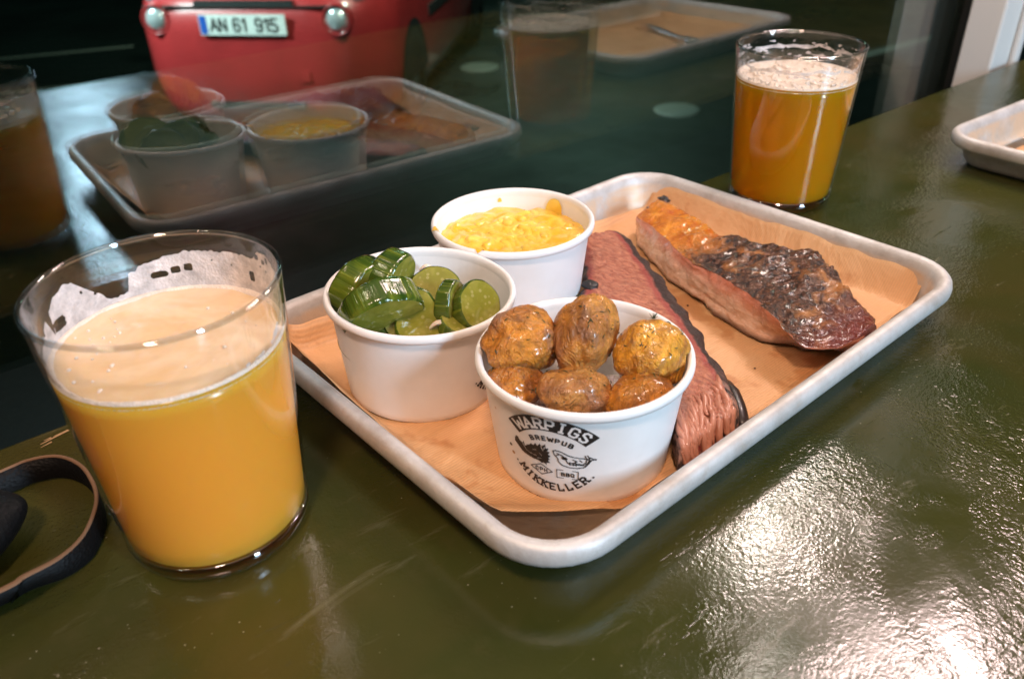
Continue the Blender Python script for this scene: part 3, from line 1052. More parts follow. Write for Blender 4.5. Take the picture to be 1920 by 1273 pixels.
# ------------------------------------------------------------------ potatoes
POT = [  # pixel x, y, height of centre, (half-width, half-height, half-depth) m, roll, label
    (982, 640, .0560, (.0172, .0140, .0150), 10, 'wrinkled brown roast potato on the pile, against the cup rim on the cucumber side'),
    (1097, 628, .0600, (.0135, .0180, .0145), -14, 'tall upright roast potato in the middle of the pile, highest of all'),
    (1221, 664, .0520, (.0168, .0150, .0155), 4, 'smooth golden yellow roast potato with a dill sprig on top'),
    (966, 722, .0405, (.0125, .0105, .0125), -8, 'small roast potato low in the cup under the wrinkled brown one'),
    (1076, 735, .0430, (.0158, .0110, .0135), -8, 'pale patched roast potato low in the cup, under the upright one'),
    (1203, 752, .0395, (.0150, .0120, .0130), 8, 'orange roast potato low in the cup under the smooth golden one'),
]
for i, (px, py, z, (hx, hy, hz), roll, lab) in enumerate(POT):
    c = at(px, py, z + CZ)
    pr = empty('roast_potato', lab, 'potato', c, 0, 'roast potatoes in the cup')
    rr = radians(roll)
    bx, by, bz = RT * cos(rr) + UP * sin(rr), UP * cos(rr) - RT * sin(rr), -FW
    off = V((i * 7.3, i * 3.1, i * 1.7))

    def pot(s, t, c=c, hx=hx, hy=hy, hz=hz, off=off, bx=bx, by=by, bz=bz):
        th, ph = 2 * pi * s, pi * t
        d = V((sin(ph) * cos(th), cos(ph), sin(ph) * sin(th)))
        k = 1 + .17 * noise.noise(d * 1.4 + off) + .07 * noise.noise(d * 3.1 + off) + .014 * noise.noise(d * 9 + off) + .008 * noise.noise(d * 22 + off)
        rg = d * 5.5 + off
        k += .030 * (.45 - abs(noise.noise(V((rg.x * 1.5, rg.y * .7, rg.z)) + d * .6))) + .018 * (.4 - abs(noise.noise(d * 13 + off)))
        q = bx * (d.x * hx * k) + by * (d.y * hy * k) + bz * (d.z * hz * k)
        zr = c.z + q.z - CZ
        rel = V((c.x + q.x - C1.x, c.y + q.y - C1.y))
        lim = (cr(zr) - .0018) if zr < CH - .005 else CR - .0042
        if zr < CH + .001 and rel.length > lim:
            rel = rel * (lim / rel.length)
            q = V((C1.x + rel.x - c.x, C1.y + rel.y - c.y, q.z))
        return q
    v, f = grid(110, 70, pot, wrap_u=True)
    mobj('skin', v, f, M['potato'], pr).color = ((.76, .29, .026, 1), (.68, .29, .045, 1), (.88, .41, .032, 1), (.62, .22, .022, 1), (.60, .26, .055, 1), (.72, .27, .022, 1))[i]
    # dill leaves stuck to the skin
    hv = ([], [])
    for q in range((22, 26, 26, 12, 20, 12)[i]):
        s, t = random.random(), random.uniform(.15, .85)
        p = pot(s, t)
        nrm = p.normalized()
        tg = nrm.cross(V((random.uniform(-1, 1), random.uniform(-1, 1), random.uniform(-1, 1)))).normalized()
        L = random.uniform(.0010, .0030)
        pts = [pot(s, t) * 1.012 + tg * (L * (k / 4 - .5)) + nrm * (.0003 * (1 - (k / 2 - 1) ** 2)) for k in range(5)]
        hv = merge(hv, tube(pts, .00023, 5, taper=[.4, 1, 1, 1, .3]))
    if i == 2:
        tp = pot(.18, .10) * 1.0
        tp = by * (hy * 1.02) + bx * .002
        for q in range(12):
            dr = V((random.uniform(-1, 1), random.uniform(-1, 1), random.uniform(.1, 1.2))).normalized()
            hv = merge(hv, tube([tp, tp + dr * .0012, tp + dr * .0026 + V((0, 0, .0003))], .00022, 5, taper=[1, .8, .3]))
    mobj('dill', *hv, M['dill'], pr)['kind'] = 'stuff'
# ones below, seen only in the gaps
for i, (a, b) in enumerate(((-.015, .008), (.016, .010), (.0, -.014))):
    v, f = grid(36, 24, lambda s, t: (.0145 * sin(pi * t) * cos(2 * pi * s) * (1 + .1 * noise.noise(V((s * 3, t * 3, i)))), .0135 * sin(pi * t) * sin(2 * pi * s), .012 * cos(pi * t)), wrap_u=True)
    tag(mobj('roast_potato', v, f, M['potato'], None, loc=C1 + V((a, b, .0185))), 'roast potato at the bottom of the cup, glimpsed between those above', 'potato', 'roast potatoes at the cup bottom')

# ------------------------------------------------------------------ cucumber slices
CUK = [  # px, py, z, axis in (right, up, toward camera), radius, thickness, spin, label
    (678, 545, .0520, (.80, -.42, .42), .0168, .0120, 0, 'cucumber slice on edge against the cup side away from the potatoes'),
    (733, 524, .0555, (.86, -.40, .30), .0148, .0110, 40, 'cucumber slice on edge topping the pile, its glossy ribbed skin up'),
    (716, 582, .0520, (.40, -.76, .36), .0195, .0125, 15, 'large cucumber slice lying skin upward across the others'),
    (816, 543, .0460, (.06, .42, .90), .0125, .0070, 70, 'round cucumber slice showing its pale cut face, nearest the macaroni cup'),
    (772, 594, .0450, (.10, -.10, .95), .0150, .0100, 20, 'dark cucumber slice low in the cup beneath the large one'),
    (793, 612, .0425, (.12, .55, .82), .0140, .0060, 10, 'cucumber slice lying flat, a strip of pale flesh showing by the onion sliver'),
    (846, 574, .0470, (.90, -.10, .34), .0125, .0075, 33, 'upright cucumber slice edge-on in the middle of the cup'),
    (893, 576, .0480, (.52, .18, .82), .0125, .0090, 60, 'cucumber slice with a broad yellow-green cut face by the potato cup'),
    (868, 612, .0410, (.30, .80, .50), .0125, .0070, 50, 'ribbed cucumber slice lying low against the rim next to the potato cup'),
    (700, 600, .0400, (-.30, .60, .70), .0150, .0080, 50, 'cucumber slice at the bottom under the skin-up slices'),
]
for i, (px, py, z, ax, R, T, spin, lab) in enumerate(CUK):
    c = at(px, py, z + CZ)
    az = (RT * ax[0] + UP * ax[1] - FW * ax[2]).normalized()
    axx = az.cross(V((.3, .2, .93))).normalized()
    axy = az.cross(axx)
    root = bpy.data.objects.new('cucumber_slice', None)
    root.empty_display_size = .01
    root.matrix_world = Matrix(((axx.x, axy.x, az.x, c.x), (axx.y, axy.y, az.y, c.y), (axx.z, axy.z, az.z, c.z), (0, 0, 0, 1))) @ Matrix.Rotation(radians(spin), 4, 'Z')
    col.objects.link(root)
    tag(root, lab, 'cucumber', 'cucumber slices in the cup')

    def rad(th):
        return R * (1 + .018 * abs(cos(4.5 * th + i)) + .05 * sin(2 * th + i) + .05 * noise.noise(V((cos(th) * 2, sin(th) * 2, i))))
    prof = [(.93, -.50), (.985, -.44), (1.0, -.30), (1.0, -.1), (1.0, .1), (1.0, .30), (.985, .44), (.93, .50)]
    v, f = grid(72, len(prof), lambda s, t: (rad(2 * pi * s) * prof[round(t * 7)][0] * cos(2 * pi * s), rad(2 * pi * s) * prof[round(t * 7)][0] * sin(2 * pi * s), prof[round(t * 7)][1] * T * (1 + .16 * cos(2 * pi * s + i))), wrap_u=True)
    mobj('skin', v, f, M['skin'], root)
    for sg in (-1, 1):
        rings = [.0, .25, .5, .7, .84, .93]
        v, f = grid(72, 6, lambda s, t: (rad(2 * pi * s) * rings[round(t * 5)] * cos(2 * pi * s), rad(2 * pi * s) * rings[round(t * 5)] * sin(2 * pi * s),
                                         sg * T * .5 * (1 + .16 * cos(2 * pi * s + i) * rings[round(t * 5)] / .93) + .0006 * noise.noise(V((cos(2 * pi * s) * rings[round(t * 5)] * 3, sin(2 * pi * s) * 3 * rings[round(t * 5)], i + sg))) * (1 if round(t * 5) < 5 else 0)), wrap_u=True)
        mobj('cut_face', v, f, M['flesh'], root)
for k, (px, py, z, s) in enumerate(((824, 614, .0475, 1.0), (800, 506, .0500, .8))):
    c = at(px, py, z)
    v, f = grid(20, 6, lambda a, b: (s * .010 * (a - .5), s * .0022 * (b - .5) * (1 - (2 * a - 1) ** 2 * .7), s * .003 * (1 - (2 * a - 1) ** 2) + .0006 * b))
    o = tag(mobj('onion_sliver', v, f, M['onion'], None, loc=c, rotz=.2), ['curved white onion sliver lying on the cucumber against the cup rim', 'white onion sliver tucked behind the cucumber slices'][k], 'onion', 'onion slivers')
    sm = o.modifiers.new('t', 'SOLIDIFY')
    sm.thickness = .0012
# pickling liquid
v, f = lathe([(.0001, .030), (cr(.030) - .0011, .030)], 64)
tag(mobj('pickling_brine', v, f, simple('brine', (0.10, 0.13, 0.02), 0.03, Transmission_Weight=0.4), None, loc=C2), 'greenish pickling liquid under the cucumber slices', 'brine')

# ------------------------------------------------------------------ macaroni cheese
mac = empty('macaroni_cheese', 'yellow macaroni in glossy cheese sauce filling a white cup', 'macaroni', C3)
MZ = .0425


def macz(x, y):
    return MZ + .0016 * fbm((x, y, .2), 70, 4) + .0007 * noise.noise(V((x * 160, y * 160, 2))) - .0015 * sstep(.03, .043, sqrt(x * x + y * y)) + .0015


def macfn(s, t):
    r = (cr(MZ) - .0008) * max(.001, t)
    x, y = r * cos(2 * pi * s), r * sin(2 * pi * s)
    return (x, y, macz(x, y))


mobj('sauce', *grid(120, 46, macfn, wrap_u=True), M['cheese'], mac)
for k in range(30):
    r, a = .038 * sqrt(random.random()), random.uniform(0, 2 * pi)
    x, y = r * cos(a), r * sin(a)
    R, yaw, arc = random.uniform(.0065, .009), random.uniform(0, 2 * pi), random.uniform(1.5, 2.6)
    tilt = random.uniform(-.5, .5)
    pts = []
    for q in range(11):
        t = arc * (q / 10 - .5)
        lx, ly = R * sin(t), R * (1 - cos(t)) - R * .25
        X, Y = lx * cos(yaw) - ly * sin(yaw), lx * sin(yaw) + ly * cos(yaw)
        zz = macz(x, y) - .0026 + .0022 * tilt * t
        if sqrt((x + X) ** 2 + (y + Y) ** 2) > .0415:
            sc_ = .0415 / sqrt((x + X) ** 2 + (y + Y) ** 2)
        else:
            sc_ = 1
        pts.append(((x + X) * sc_, (y + Y) * sc_, zz))
    mobj('macaroni', *tube(pts, .0033, 12, taper=[.75] + [1] * 9 + [.75]), M['cheese'], mac)
# smears of sauce up the cup wall and over its rim
for (ph, wd_, z0, z1, rimover) in ((radians(52), .16, .040, CH - .003, False), (radians(196), .13, .040, CH + .0004, True), (radians(246), .10, .046, CH + .0006, True), (radians(100), .03, .047, .0495, False)):
    def sm_(s, t):
        a = ph + (s - .5) * 2 * wd_ * (sqrt(max(.0, 1 - t ** 5)) * (1 - .3 * t) + .16 * noise.noise(V((t * 4, ph, s * 2))) * (1 - t))
        z = z0 + (z1 - z0) * t
        r = cr(z) - .0016 - .0003 * sin(pi * s)
        if z > CH - .0045: r = CR - .0040
        if rimover and t > .8:
            k = (t - .8) / .2
            r = CR - .0036 + .0042 * k
            z = CH - .001 + .0016 * sin(pi * k)
        return (r * cos(a), r * sin(a), z)
    mobj('sauce_smear', *grid(16, 16, sm_), M['cheese'], mac)

# ------------------------------------------------------------------ brisket
RE = [(.0800, .0680), (.0700, .0850), (.0309, .0653), (-.0117, .0400), (-.0435, .0207), (-.0687, .0013), (-.091, -.0159), (-.106, -.0300)]
LE = [(.0800, .0620), (.0720, .0470), (.047, .0230), (.018, -.0080), (-.02, -.0290), (-.060, -.0440), (-.085, -.0545), (-.106, -.0745)]


def lerp2(tab, t):
    x = t * (len(tab) - 1)
    i = min(int(x), len(tab) - 2)
    k = x - i
    # catmull-rom
    P = [V(tab[max(0, min(len(tab) - 1, j))]) for j in (i - 1, i, i + 1, i + 2)]
    return 0.5 * ((2 * P[1]) + (-P[0] + P[2]) * k + (2 * P[0] - 5 * P[1] + 4 * P[2] - P[3]) * k * k + (-P[0] + 3 * P[1] - 3 * P[2] + P[3]) * k ** 3)


def brisket():
    NU, NV = 150, 84
    vs_, cs = [], []
    for i in range(NU):
        t = i / (NU - 1)
        r, l = lerp2(RE, t), lerp2(LE, t)
        l2, r2 = V((l[1], l[0])), V((r[1], r[0]))
        shred = sstep(.74, .92, t)
        for j in range(NV):
            a = 2 * pi * j / NV
            # flattened slab section, superellipse
            cx, sz = cos(a), sin(a)
            ex = math.copysign(abs(cx) ** .42, cx)
            ez = math.copysign(abs(sz) ** .55, sz)
            p = (l2 + r2) / 2 + (r2 - l2) / 2 * ex
            endf = min(1, (t / .012 if t < .012 else 1), ((1 - t) / .03 if t > .97 else 1)) ** .5
            th = (.0068 + .0022 * sstep(.2, .9, t)) * (.35 + .65 * endf)
            z = .0030 + th + th * ez
            n1 = .0012 * noise.noise(V((p.x * 130, p.y * 60, z * 100))) + .0007 * noise.noise(V((p.x * 420, p.y * 190, z * 300)))
            rim = .0036 * noise.noise(V((p.x * 55, p.y * 55, 8))) + .0028 * noise.noise(V((p.x * 110, p.y * 110, 5))) + .0011 * noise.noise(V((p.x * 300, p.y * 300, 5)))
            q = p + (r2 - l2).normalized() * rim * ex * abs(ex) ** 3
            if t > .97: q = q + V((0, .004)) * noise.noise(V((p.x * 260, 0, 3))) * (t - .97) / .03
            if ez > 0:
                z += n1 * ez
                z += shred * .0016 * abs(noise.noise(V((p.x * 520 + p.y * 160, p.y * 50, 1))))
                z -= .0020 * shred * sstep(.35, .0, abs(ex + .1))
            bark = sstep(.36, .92, abs(ex) * (1.0 if ex > 0 else .80)) if ez > -.2 else 1
            if ez < .25: bark = max(bark, .9 if ex > 0 or t > .9 else .7)
            bark = max(bark, sstep(.035, .0, t), sstep(.985, 1.0, t) * .9)
            vs_.append((q.x, q.y, max(z, .0030)))
            cs.append((bark, shred, 0, 1))
    fs = []
    for i in range(NU - 1):
        for j in range(NV):
            k = (j + 1) % NV
            fs.append((i * NV + j, (i + 1) * NV + j, (i + 1) * NV + k, i * NV + k))
    fs.append(tuple(range(NV)))
    fs.append(tuple((NU - 1) * NV + j for j in range(NV))[::-1])
    return vs_, fs, cs


v, f, cs = brisket()
bk = empty('brisket_slice', 'long pink slice of smoked brisket with a dark bark edge', 'meat', tw(0, 0, 0), TYAW)
mobj('meat', v, f, M['brisket'], bk, colors=cs)
# strip of black bark peeling away at the end
pth = [lerp2(RE, t) for t in [.72 + .28 * k / 14 for k in range(15)]]
mobj('bark_strip', *tube([(p[1] + .0012 + .002 * k / 14 + .0007 * noise.noise(V((k * .9, 0, 0))), p[0] - .0004 * k / 14, .0075 + .004 * sin(k * .22)) for k, p in enumerate(pth)], .0042, 12, taper=[.3 + .7 * sstep(0, 6, k) * (1 - .35 * sstep(12, 14, k)) + .1 * noise.noise(V((k * 1.7, 2, 0))) for k in range(15)]),
     simple('black_bark', (0.022, 0.012, 0.010), 0.4, Coat_Weight=0.2), bk)
fr = random.Random(3)
fib = ([], [])
for k in range(52):
    t0 = fr.uniform(.80, .97)
    w_ = fr.uniform(-.88, .75)
    L = fr.uniform(.05, .16)
    pts = []
    for q in range(7):
        t = min(1.02, t0 + L * q / 6)
        r_, l_ = lerp2(RE, min(1, t)), lerp2(LE, min(1, t))
        m_ = (V((r_[1], r_[0])) + V((l_[1], l_[0]))) / 2 + (V((r_[1], r_[0])) - V((l_[1], l_[0]))) / 2 * (w_ + .05 * sin(q + k))
        zt = .0030 + 2 * (.0068 + .0022 * sstep(.2, .9, t))
        over = max(0, t - .965) / .055
        pts.append((m_.x, m_.y - max(0, t - 1) * .1, max(.0035, zt - .0004 - .010 * over * over + .0006 * sin(q * 1.3 + k))))
    fib = merge(fib, tube(pts, fr.uniform(.0009, .0019), 6, taper=[.3, .9, 1, 1.1, 1, .8, .4]))
fo = mobj('shredded_fibres', *fib, simple('meat_fibre', (0.47, 0.19, 0.115), 0.38, Coat_Weight=0.15), bk)
fo['kind'] = 'stuff'
bv = []
v, f = grid(20, 14, lambda s, t: V((.0042 * sin(pi * t) * cos(2 * pi * s), .0055 * sin(pi * t) * sin(2 * pi * s), .0022 * cos(pi * t))) * (1 + .35 * noise.noise(V((cos(2 * pi * s) * 2, t * 5, 1)))), wrap_u=True)
q = at(1107, 535, .0165)
inv = Matrix.Rotation(-TYAW, 3, 'Z')
qq = inv @ (q - tw(0, 0, 0))
mobj('char_spot', [p + V((qq.x, qq.y, .0165)) for p in v], f, simple('char', (0.012, 0.010, 0.009), 0.45), bk)

# ------------------------------------------------------------------ rib
ST = [  # b, front-bottom a, front-top a, back-top a, back-bottom a, z front top, z back top
    (.0800, .112, .110, .128, .130, .014, .016), (.0770, .1065, .1055, .133, .136, .0185, .0225), (.060, .094, .0975, .130, .133, .0205, .0240), (.040, .0805, .0880, .124, .130, .0212, .0250), (.015, .0705, .0755, .114, .122, .0222, .0262), (-.008, .0640, .0655, .1095, .120, .0242, .0290),
    (-.030, .0585, .0605, .1085, .120, .0262, .0335), (-.055, .0540, .0545, .1120, .119, .0262, .0352), (-.070, .0540, .0450, .1020, .112, .0275, .0340), (-.085, .0600, .0380, .0930, .104, .0250, .0310), (-.100, .0640, .0350, .0860, .096, .0235, .0275), (-.1105, .0660, .0450, .0800, .084, .0240, .0255), (-.1140, .0690, .0600, .0760, .077, .0242, .0250)]


def rib():
    NU, NV = 190, 96
    vs_, cs = [], []
    B0, B1 = ST[0][0], ST[-1][0]
    for i in range(NU):
        t = i / (NU - 1)
        b = B0 + (B1 - B0) * t
        k = [interp([(-s[0], s[c]) for s in ST], -b) for c in range(1, 7)]
        fb, ft, bt, bb, zf, zb = k
        lift = .0 + .008 * sstep(.84, 1, t)
        zb0 = .0032 + lift
        ring = [V((fb, zb0)), V((fb - .001, zb0 + .35 * (zf - zb0))), V((ft - .0004, zf - .0012)), V((ft + .0022, zf + .0006)), V(((ft + bt) / 2, (zf + zb) / 2 + .0018)), V((bt - .004, zb)), V((bt, zb - .003)), V((bb, zb0 + .5 * (zb - zb0))), V((bb - .004, zb0)), V(((fb + bb) / 2, zb0))]
        m = len(ring)
        for j in range(NV):
            x = j / NV * m
            q = int(x)
            w_ = x - q
            P = [ring[(q - 1 + d) % m] for d in range(4)]
            p = 0.5 * ((2 * P[1]) + (-P[0] + P[2]) * w_ + (2 * P[0] - 5 * P[1] + 4 * P[2] - P[3]) * w_ * w_ + (-P[0] + 3 * P[1] - 3 * P[2] + P[3]) * w_ ** 3)
            top = sstep(2.0, 2.7, x) * sstep(8.2, 7.6, x)
            barky = sstep(.30, .42, t)
            amp = .0009 + .0019 * top * barky
            n = noise.noise(V((p.x * 34, b * 34, p.y * 34 + 9))) * .0030 + noise.noise(V((p.x * 70, b * 70, p.y * 70))) * .0020 + noise.noise(V((p.x * 190, b * 190, p.y * 190))) * amp + (noise.noise(V((p.x * 480, b * 480, p.y * 480))) * .0008 + noise.noise(V((p.x * 900, b * 900, p.y * 900))) * .0003) * top * (.3 + .7 * barky)
            n += (1 - top) * (.0009 * noise.noise(V((b * 45, p.y * 520, p.x * 30))) + .0005 * noise.noise(V((b * 120, p.y * 900, 2))))
            cen = V(((fb + bb) / 2, (zb0 + zb) / 2))
            dr = (p - cen).normalized()
            p = p + dr * n
            # a notch pulled back where the bark ends over the glaze
            if top > .5 and abs(t - .36) < .03: p.y -= .0012 * (1 - abs(t - .36) / .03)
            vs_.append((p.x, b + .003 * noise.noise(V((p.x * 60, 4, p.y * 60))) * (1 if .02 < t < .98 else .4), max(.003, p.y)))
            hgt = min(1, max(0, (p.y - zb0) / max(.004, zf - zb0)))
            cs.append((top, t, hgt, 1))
    fs = []
    for i in range(NU - 1):
        for j in range(NV):
            k = (j + 1) % NV
            fs.append((i * NV + j, i * NV + k, (i + 1) * NV + k, (i + 1) * NV + j))
    fs.append(tuple(range(NV))[::-1])
    fs.append(tuple((NU - 1) * NV + j for j in range(NV)))
    return vs_, fs, cs


v, f, cs = rib()
rb = empty('pork_rib', 'thick glazed pork rib with charred bark and a pink cut side', 'meat', tw(0, 0, 0), TYAW)
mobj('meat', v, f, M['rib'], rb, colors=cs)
for k, (px, py, z, s) in enumerate(((1245, 375, .0224, .0038), (1219, 395, .0198, .0038))):
    q = inv @ (at(px, py, z) - tw(0, 0, 0))
    v, f = grid(20, 14, lambda a, t: V((s * sin(pi * t) * cos(2 * pi * a), s * sin(pi * t) * sin(2 * pi * a), s * .55 * cos(pi * t))) * (1 + .7 * noise.noise(V((cos(2 * pi * a) * 2, sin(2 * pi * a) * 2, t * 5 + k)))), wrap_u=True)
    mobj('charred_tip', [p + V((q.x, q.y, z)) for p in v], f, simple('char_tip', (0.012, 0.011, 0.012), 0.3), rb)

# ------------------------------------------------------------------ beer glasses
GR, Gr, GH = .0447, .0372, .1151


def gr(z):
    return Gr + (GR - Gr) * min(1, max(0, z / GH))


WT = .0016


def make_glass(loc, label, grp):
    r = empty('beer_glass', label, 'glass', loc, 0, grp)
    n = 14
    outer = [(gr(.009 + (GH - .0105) * k / n), .009 + (GH - .0105) * k / n) for k in range(n + 1)]
    lip = [(GR - .0003, GH - .0004), (GR - WT / 2, GH), (GR - WT + .0003, GH - .0004)]
    inner = [(gr(.009 + (GH - .0105) * k / n) - WT, .009 + (GH - .0105) * k / n) for k in range(n, -1, -1)]
    mobj('wall', *lathe(outer + lip + inner, 144), M['glass'], r)
    # thick foot of solid glass
    foot = [(.0001, .0010), (Gr - .010, .0009), (Gr - .0048, .0), (Gr - .0022, .0003), (Gr - .0004, .0022), (gr(.005) + .0002, .005), (gr(.0088), .0088), (gr(.0088) - WT, .0088), (gr(.0075) - WT - .0016, .0072), (gr(.0065) - .007, .0063), (.0001, .0062)]
    mobj('foot', *lathe(foot, 144), M['foot'], r)
    lipc = [(GR - WT / 2 + .00115 * cos(2 * pi * k / 10), GH - .0006 + .0011 * sin(2 * pi * k / 10)) for k in range(10)]
    mobj('lip', *lathe(lipc, 144, closed=True), M['lip'], r)
    return r


def liquid(parent, top, mat, name, inset=.0003, headz=None):
    prof = [(.0001, .0064), (gr(.0066) - .0060, .0065), (gr(.0074) - WT - .0012, .0074), (gr(.0095) - WT + inset, .0098)]
    prof += [(gr(z) - WT + inset, z) for z in [.0098 + (top - .0098) * k / 12 for k in range(1, 13)]]
    prof += [(gr(top) - WT - .004, top - .0006), (.0001, top - .0008)]
    return mobj(name, *lathe(prof, 128), mat, parent)


def lacing(parent, mask, z0, z1, mat, name, nphi=760, nz=140, off=.00025, only=None):
    vs_, fs = [], []
    idx = {}

    def vid(i, j):
        i %= nphi
        if (i, j) not in idx:
            z = z0 + (z1 - z0) * j / nz
            a = 2 * pi * i / nphi
            r = gr(z) - WT - off
            idx[(i, j)] = len(vs_)
            vs_.append((r * cos(a), r * sin(a), z))
        return idx[(i, j)]
    for i in range(nphi):
        for j in range(nz):
            if mask((i + .5) * 360 / nphi, z0 + (z1 - z0) * (j + .5) / nz):
                fs.append((vid(i, j), vid(i + 1, j), vid(i + 1, j + 1), vid(i, j + 1)))
    if fs: return mobj(name, vs_, fs, mat, parent)


G1 = V((-.1276, .262, 0))
G2 = V((.2109, .600, 0))
gl1 = make_glass(G1, 'beer glass of cloudy orange beer with thick foam lacing, beside the black strap', 'beer glasses on the counter')
gl2 = make_glass(G2, 'beer glass of clear amber lager standing behind the sheet pan', 'beer glasses on the counter')
L1, L2 = .0905, .0925
liquid(gl1, L1, M['hazy'], 'cloudy_beer')
liquid(gl2, L2, M['lager'], 'lager')


def foamring(parent, z, h, wid, mat, nm, seed):
    def fn(s, t):
        a = 2 * pi * s
        wv = wid * (1 + .5 * noise.noise(V((cos(a) * 2.5, sin(a) * 2.5, seed))))
        R_ = gr(z) - WT + .0002
        prof = [(R_, z - h * .6), (R_, z + h * .45), (R_ - wv * .25, z + h * .55), (R_ - wv * .6, z + h * .25), (R_ - wv, z - .0003)]
        r, zz = prof[round(t * 4)]
        return (r * cos(a), r * sin(a), zz + .0003 * noise.noise(V((cos(a) * 9, sin(a) * 9, t))))
    mobj(nm, *grid(160, 5, fn, wrap_u=True), mat, parent)


def head(parent, z, mat, nm, bumps, seed):
    def fn(s, t):
        R_ = (gr(z) - WT - .0003) * max(.002, t)
        x, y = R_ * cos(2 * pi * s), R_ * sin(2 * pi * s)
        return (x, y, z + bumps * (fbm((x, y, seed), 60, 4)) + .0004)
    mobj(nm, *grid(96, 40, fn, wrap_u=True), mat, parent)


head(gl1, L1 + .0001, M['surf'], 'thin_head', .0004, 1)
foamring(gl1, L1, .0028, .0028, M['foam'], 'foam_ring', 2)
head(gl2, L2 + .0001, M['foam'], 'foam_head', .0012, 4)
foamring(gl2, L2, .0030, .0060, M['foam'], 'foam_ring', 5)
# bubbles on the heads
bm = ([], [])
for k in range(34):
    a, r = random.uniform(0, 2 * pi), (gr(L1) - WT - .004) * sqrt(random.uniform(.3, 1))
    if random.random() < .5: a = random.uniform(radians(150), radians(250))
    R_ = random.uniform(.0003, .0008)
    v, f = grid(8, 5, lambda s, t: (r * cos(a) + R_ * sin(pi * t / 2) * cos(2 * pi * s), r * sin(a) + R_ * sin(pi * t / 2) * sin(2 * pi * s), L1 + .0006 + R_ * cos(pi * t / 2)), wrap_u=True)
    bm = merge(bm, (v, f))
mobj('bubbles', *bm, M['foam'], gl1)['kind'] = 'stuff'
bm = ([], [])
for k in range(170):
    a, r = random.uniform(0, 2 * pi), (gr(L2) - WT - .002) * sqrt(random.uniform(0, 1))
    R_ = random.uniform(.0005, .0018)
    v, f = grid(10, 6, lambda s, t: (r * cos(a) + R_ * sin(pi * t / 2) * cos(2 * pi * s), r * sin(a) + R_ * sin(pi * t / 2) * sin(2 * pi * s), L2 + .0006 + R_ * cos(pi * t / 2)), wrap_u=True)
    bm = merge(bm, (v, f))
mobj('bubbles', *bm, M['foam'], gl2)['kind'] = 'stuff'

TOP1 = [(-180, .0945), (-165, .0965), (-150, .096), (-120, .0930), (-100, .0915), (-60, .0912), (-20, .0935), (0, .099), (18, .104), (30, .1075), (40, .1105), (48, .1100), (56, .1065), (70, .1068), (90, .1070), (105, .1060), (118, .1045), (127, .1015), (130, .0945), (139, .0935), (146, .0990), (158, .1075), (163, .1085), (170, .1060), (178, .1040), (184, .1015)]
TOPX = sorted([(a % 360, z) for a, z in TOP1])


def top1(ph):
    tb = [(TOPX[-1][0] - 360, TOPX[-1][1])] + TOPX + [(TOPX[0][0] + 360, TOPX[0][1])]
    return interp(tb, ph)


HOLES = [(112, .0985, 4.5, .0014), (103, .0995, 2.6, .0015), (96, .1000, 2.4, .0016), (174, .0965, 5, .0022), (56, .0985, 2.0, .0022), (150, .1030, .9, .0007), (154, .1020, .7, .0006), (147, .0990, .6, .0005), (44, .107, 1.6, .001), (50, .108, 1.8, .0012), (47, .1045, .7, .0005), (42, .1035, .6, .0005), (40, .1085, 1.5, .0012), (70, .1015, .4, .0004), (82, .1028, .4, .0004), (190, .0985, 1, .0008)]


def mask1(ph, z):
    e = .0011 * noise.noise(V((ph * .12, 0, 1))) + .0008 * noise.noise(V((ph * .4, z * 300, 2)))
    if z > top1(ph) + e: return False
    for hp, hz, dp, dz in HOLES:
        d = ((ph - hp + 180) % 360 - 180)
        k = (d / dp) ** 4 + ((z - hz) / dz) ** 4
        if k < 1 + .5 * noise.noise(V((ph * .5, z * 900, 5))): return False
    if not (25 < ph < 205):  # front: broken thin film only
        return noise.noise(V((ph * .12, z * 260, 8))) + .5 * noise.noise(V((ph * .4, z * 700, 3))) > .12
    return True


lacing(gl1, mask1, L1 + .0012, .1128, M['film'], 'foam_lacing')


def mask2(ph, z):
    h = (z - L2) / (.1085 - L2)
    n = noise.noise(V((ph * .09, z * 330, 1))) + .7 * noise.noise(V((ph * .25, z * 800, 3)))
    ring = abs(h - .72 - .2 * noise.noise(V((ph * .05, 0, 7)))) < .07
    return (ring and n > -.35) or n > .30 + .15 * h


lacing(gl2, mask2, L2 + .0012, .1085, M['lace'], 'foam_lacing')

# ------------------------------------------------------------------ leather strap loop with bag
bag = empty('leather_bag', 'black leather bag with a curled strap showing its tan raw edge, by the cloudy beer', 'bag', (-.21, .23, 0))
B0 = V((-.21, .23, 0))
HS = .013
SP = [(-.30, .240), (-.262, .252)] + [tuple(at(px, py, HS))[:2] for px, py in ((0, 885), (55, 863), (108, 856), (150, 872), (174, 905), (181, 938), (170, 978), (148, 1016), (108, 1056), (50, 1092), (0, 1122))] + [(-.235, .178), (-.27, .165)]
NS = 110


def sp(t):
    p = lerp2(SP, t)
    return V((p.x, p.y, 0)) - B0


def strap(t):
    p = sp(t)
    d = (sp(min(1, t + .01)) - sp(max(0, t - .01))).normalized()
    nrm = V((d.y, -d.x, 0))
    return p, d, nrm




def sfn(s, k):
    p, d, nrm = strap(s)
    flare = sstep(.60, .82, s)
    lean = nrm * (.012 * flare)
    prof = [(-.0008, .001), (-.0008, HS), (.0008, HS), (.0008, .001)]
    o, z = prof[round(k * 3)]
    zz = z * (1 + .25 * flare)
    return p + nrm * o * (1 + .6 * flare) + lean * (1 - z / HS) + V((0, 0, zz))


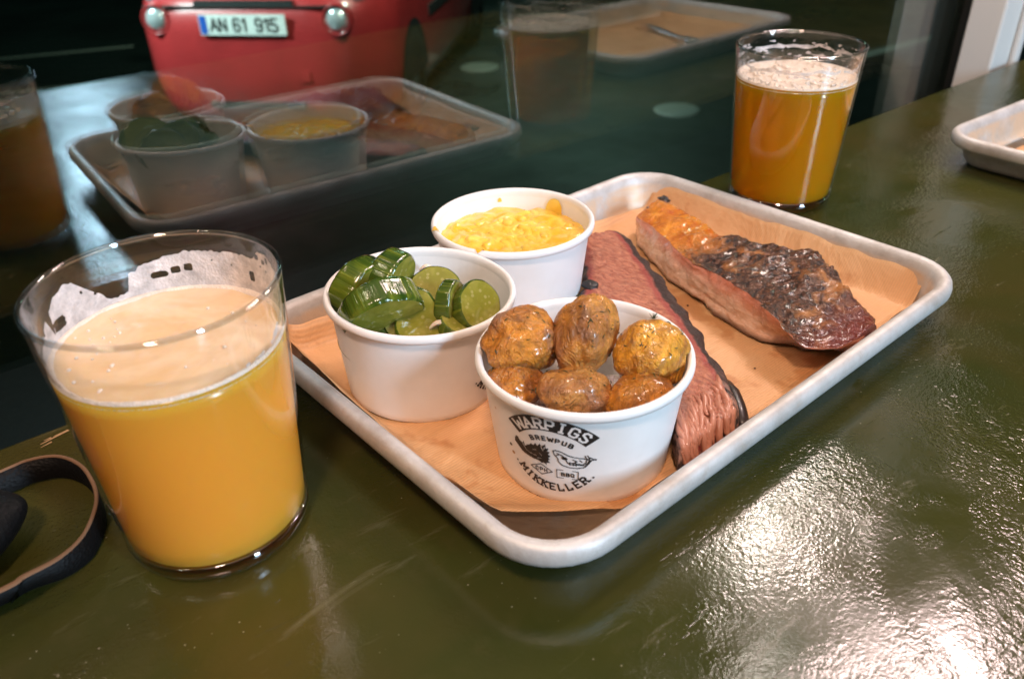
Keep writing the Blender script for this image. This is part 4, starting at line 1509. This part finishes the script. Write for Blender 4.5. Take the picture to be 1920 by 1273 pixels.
v, f = grid(NS, 4, sfn)
st_ = mobj('strap', v, f, M['leather'], bag)


def efn(s, k):
    p, d, nrm = strap(s)
    flare = sstep(.60, .82, s)
    a = pi * k
    return p + nrm * (-.00088 * cos(a) * (1 + .6 * flare)) + V((0, 0, HS * (1 + .25 * flare) + .0007 * sin(a) + .0002))


mobj('raw_edge', *grid(NS, 6, efn), M['tan'], st_)


def bagfn(s, t):
    th, ph = 2 * pi * s, pi * t
    k = 1 + .12 * noise.noise(V((cos(th) * 1.5, sin(th) * 1.5, t * 3)))
    sx = math.copysign(abs(cos(th)) ** .7, cos(th))
    sy = math.copysign(abs(sin(th)) ** .7, sin(th))
    return V((-.033 + .040 * sin(ph) ** .6 * sx * k, .014 + .024 * sin(ph) ** .6 * sy * k, .0135 - .0130 * cos(ph) * (1 + .1 * noise.noise(V((sx, sy, 3))))))


mobj('body', *grid(60, 30, bagfn, wrap_u=True), M['leather'], bag)
mobj('flap', *grid(40, 12, lambda s, t: V((-.10 + .062 * s, -.060 + .028 * t - .006 * s, .002 + .016 * sin(pi * (t * .8 + .1)) * (1 - .6 * s * s)))), M['leather'], bag)

# ------------------------------------------------------------------ crumbs of bark and pepper on the paper and pan wall
cr_ = ([], [])
rc_ = random.Random(11)
for k in range(46):
    if k < 34:
        a_, b_ = rc_.uniform(-.02, .14), rc_.uniform(-.09, .09)
        z_ = .0032
    else:
        a_, b_ = rc_.choice(((.1535, rc_.uniform(-.08, .08)), (rc_.uniform(-.13, .12), .1085)))
        z_ = .0085
    p_ = tw(a_, b_, z_)
    R_ = rc_.uniform(.0003, .0008)
    cr_ = merge(cr_, grid(6, 4, lambda s_, t_: p_ + V((R_ * sin(pi * t_) * cos(2 * pi * s_), R_ * sin(pi * t_) * sin(2 * pi * s_) * .7, R_ * .6 * cos(pi * t_))), wrap_u=True))
tag(mobj('crumbs', *cr_, simple('crumb', (0.05, 0.022, 0.012), 0.5)), 'dark crumbs of bark and pepper scattered over the paper', 'crumbs', kind='stuff')
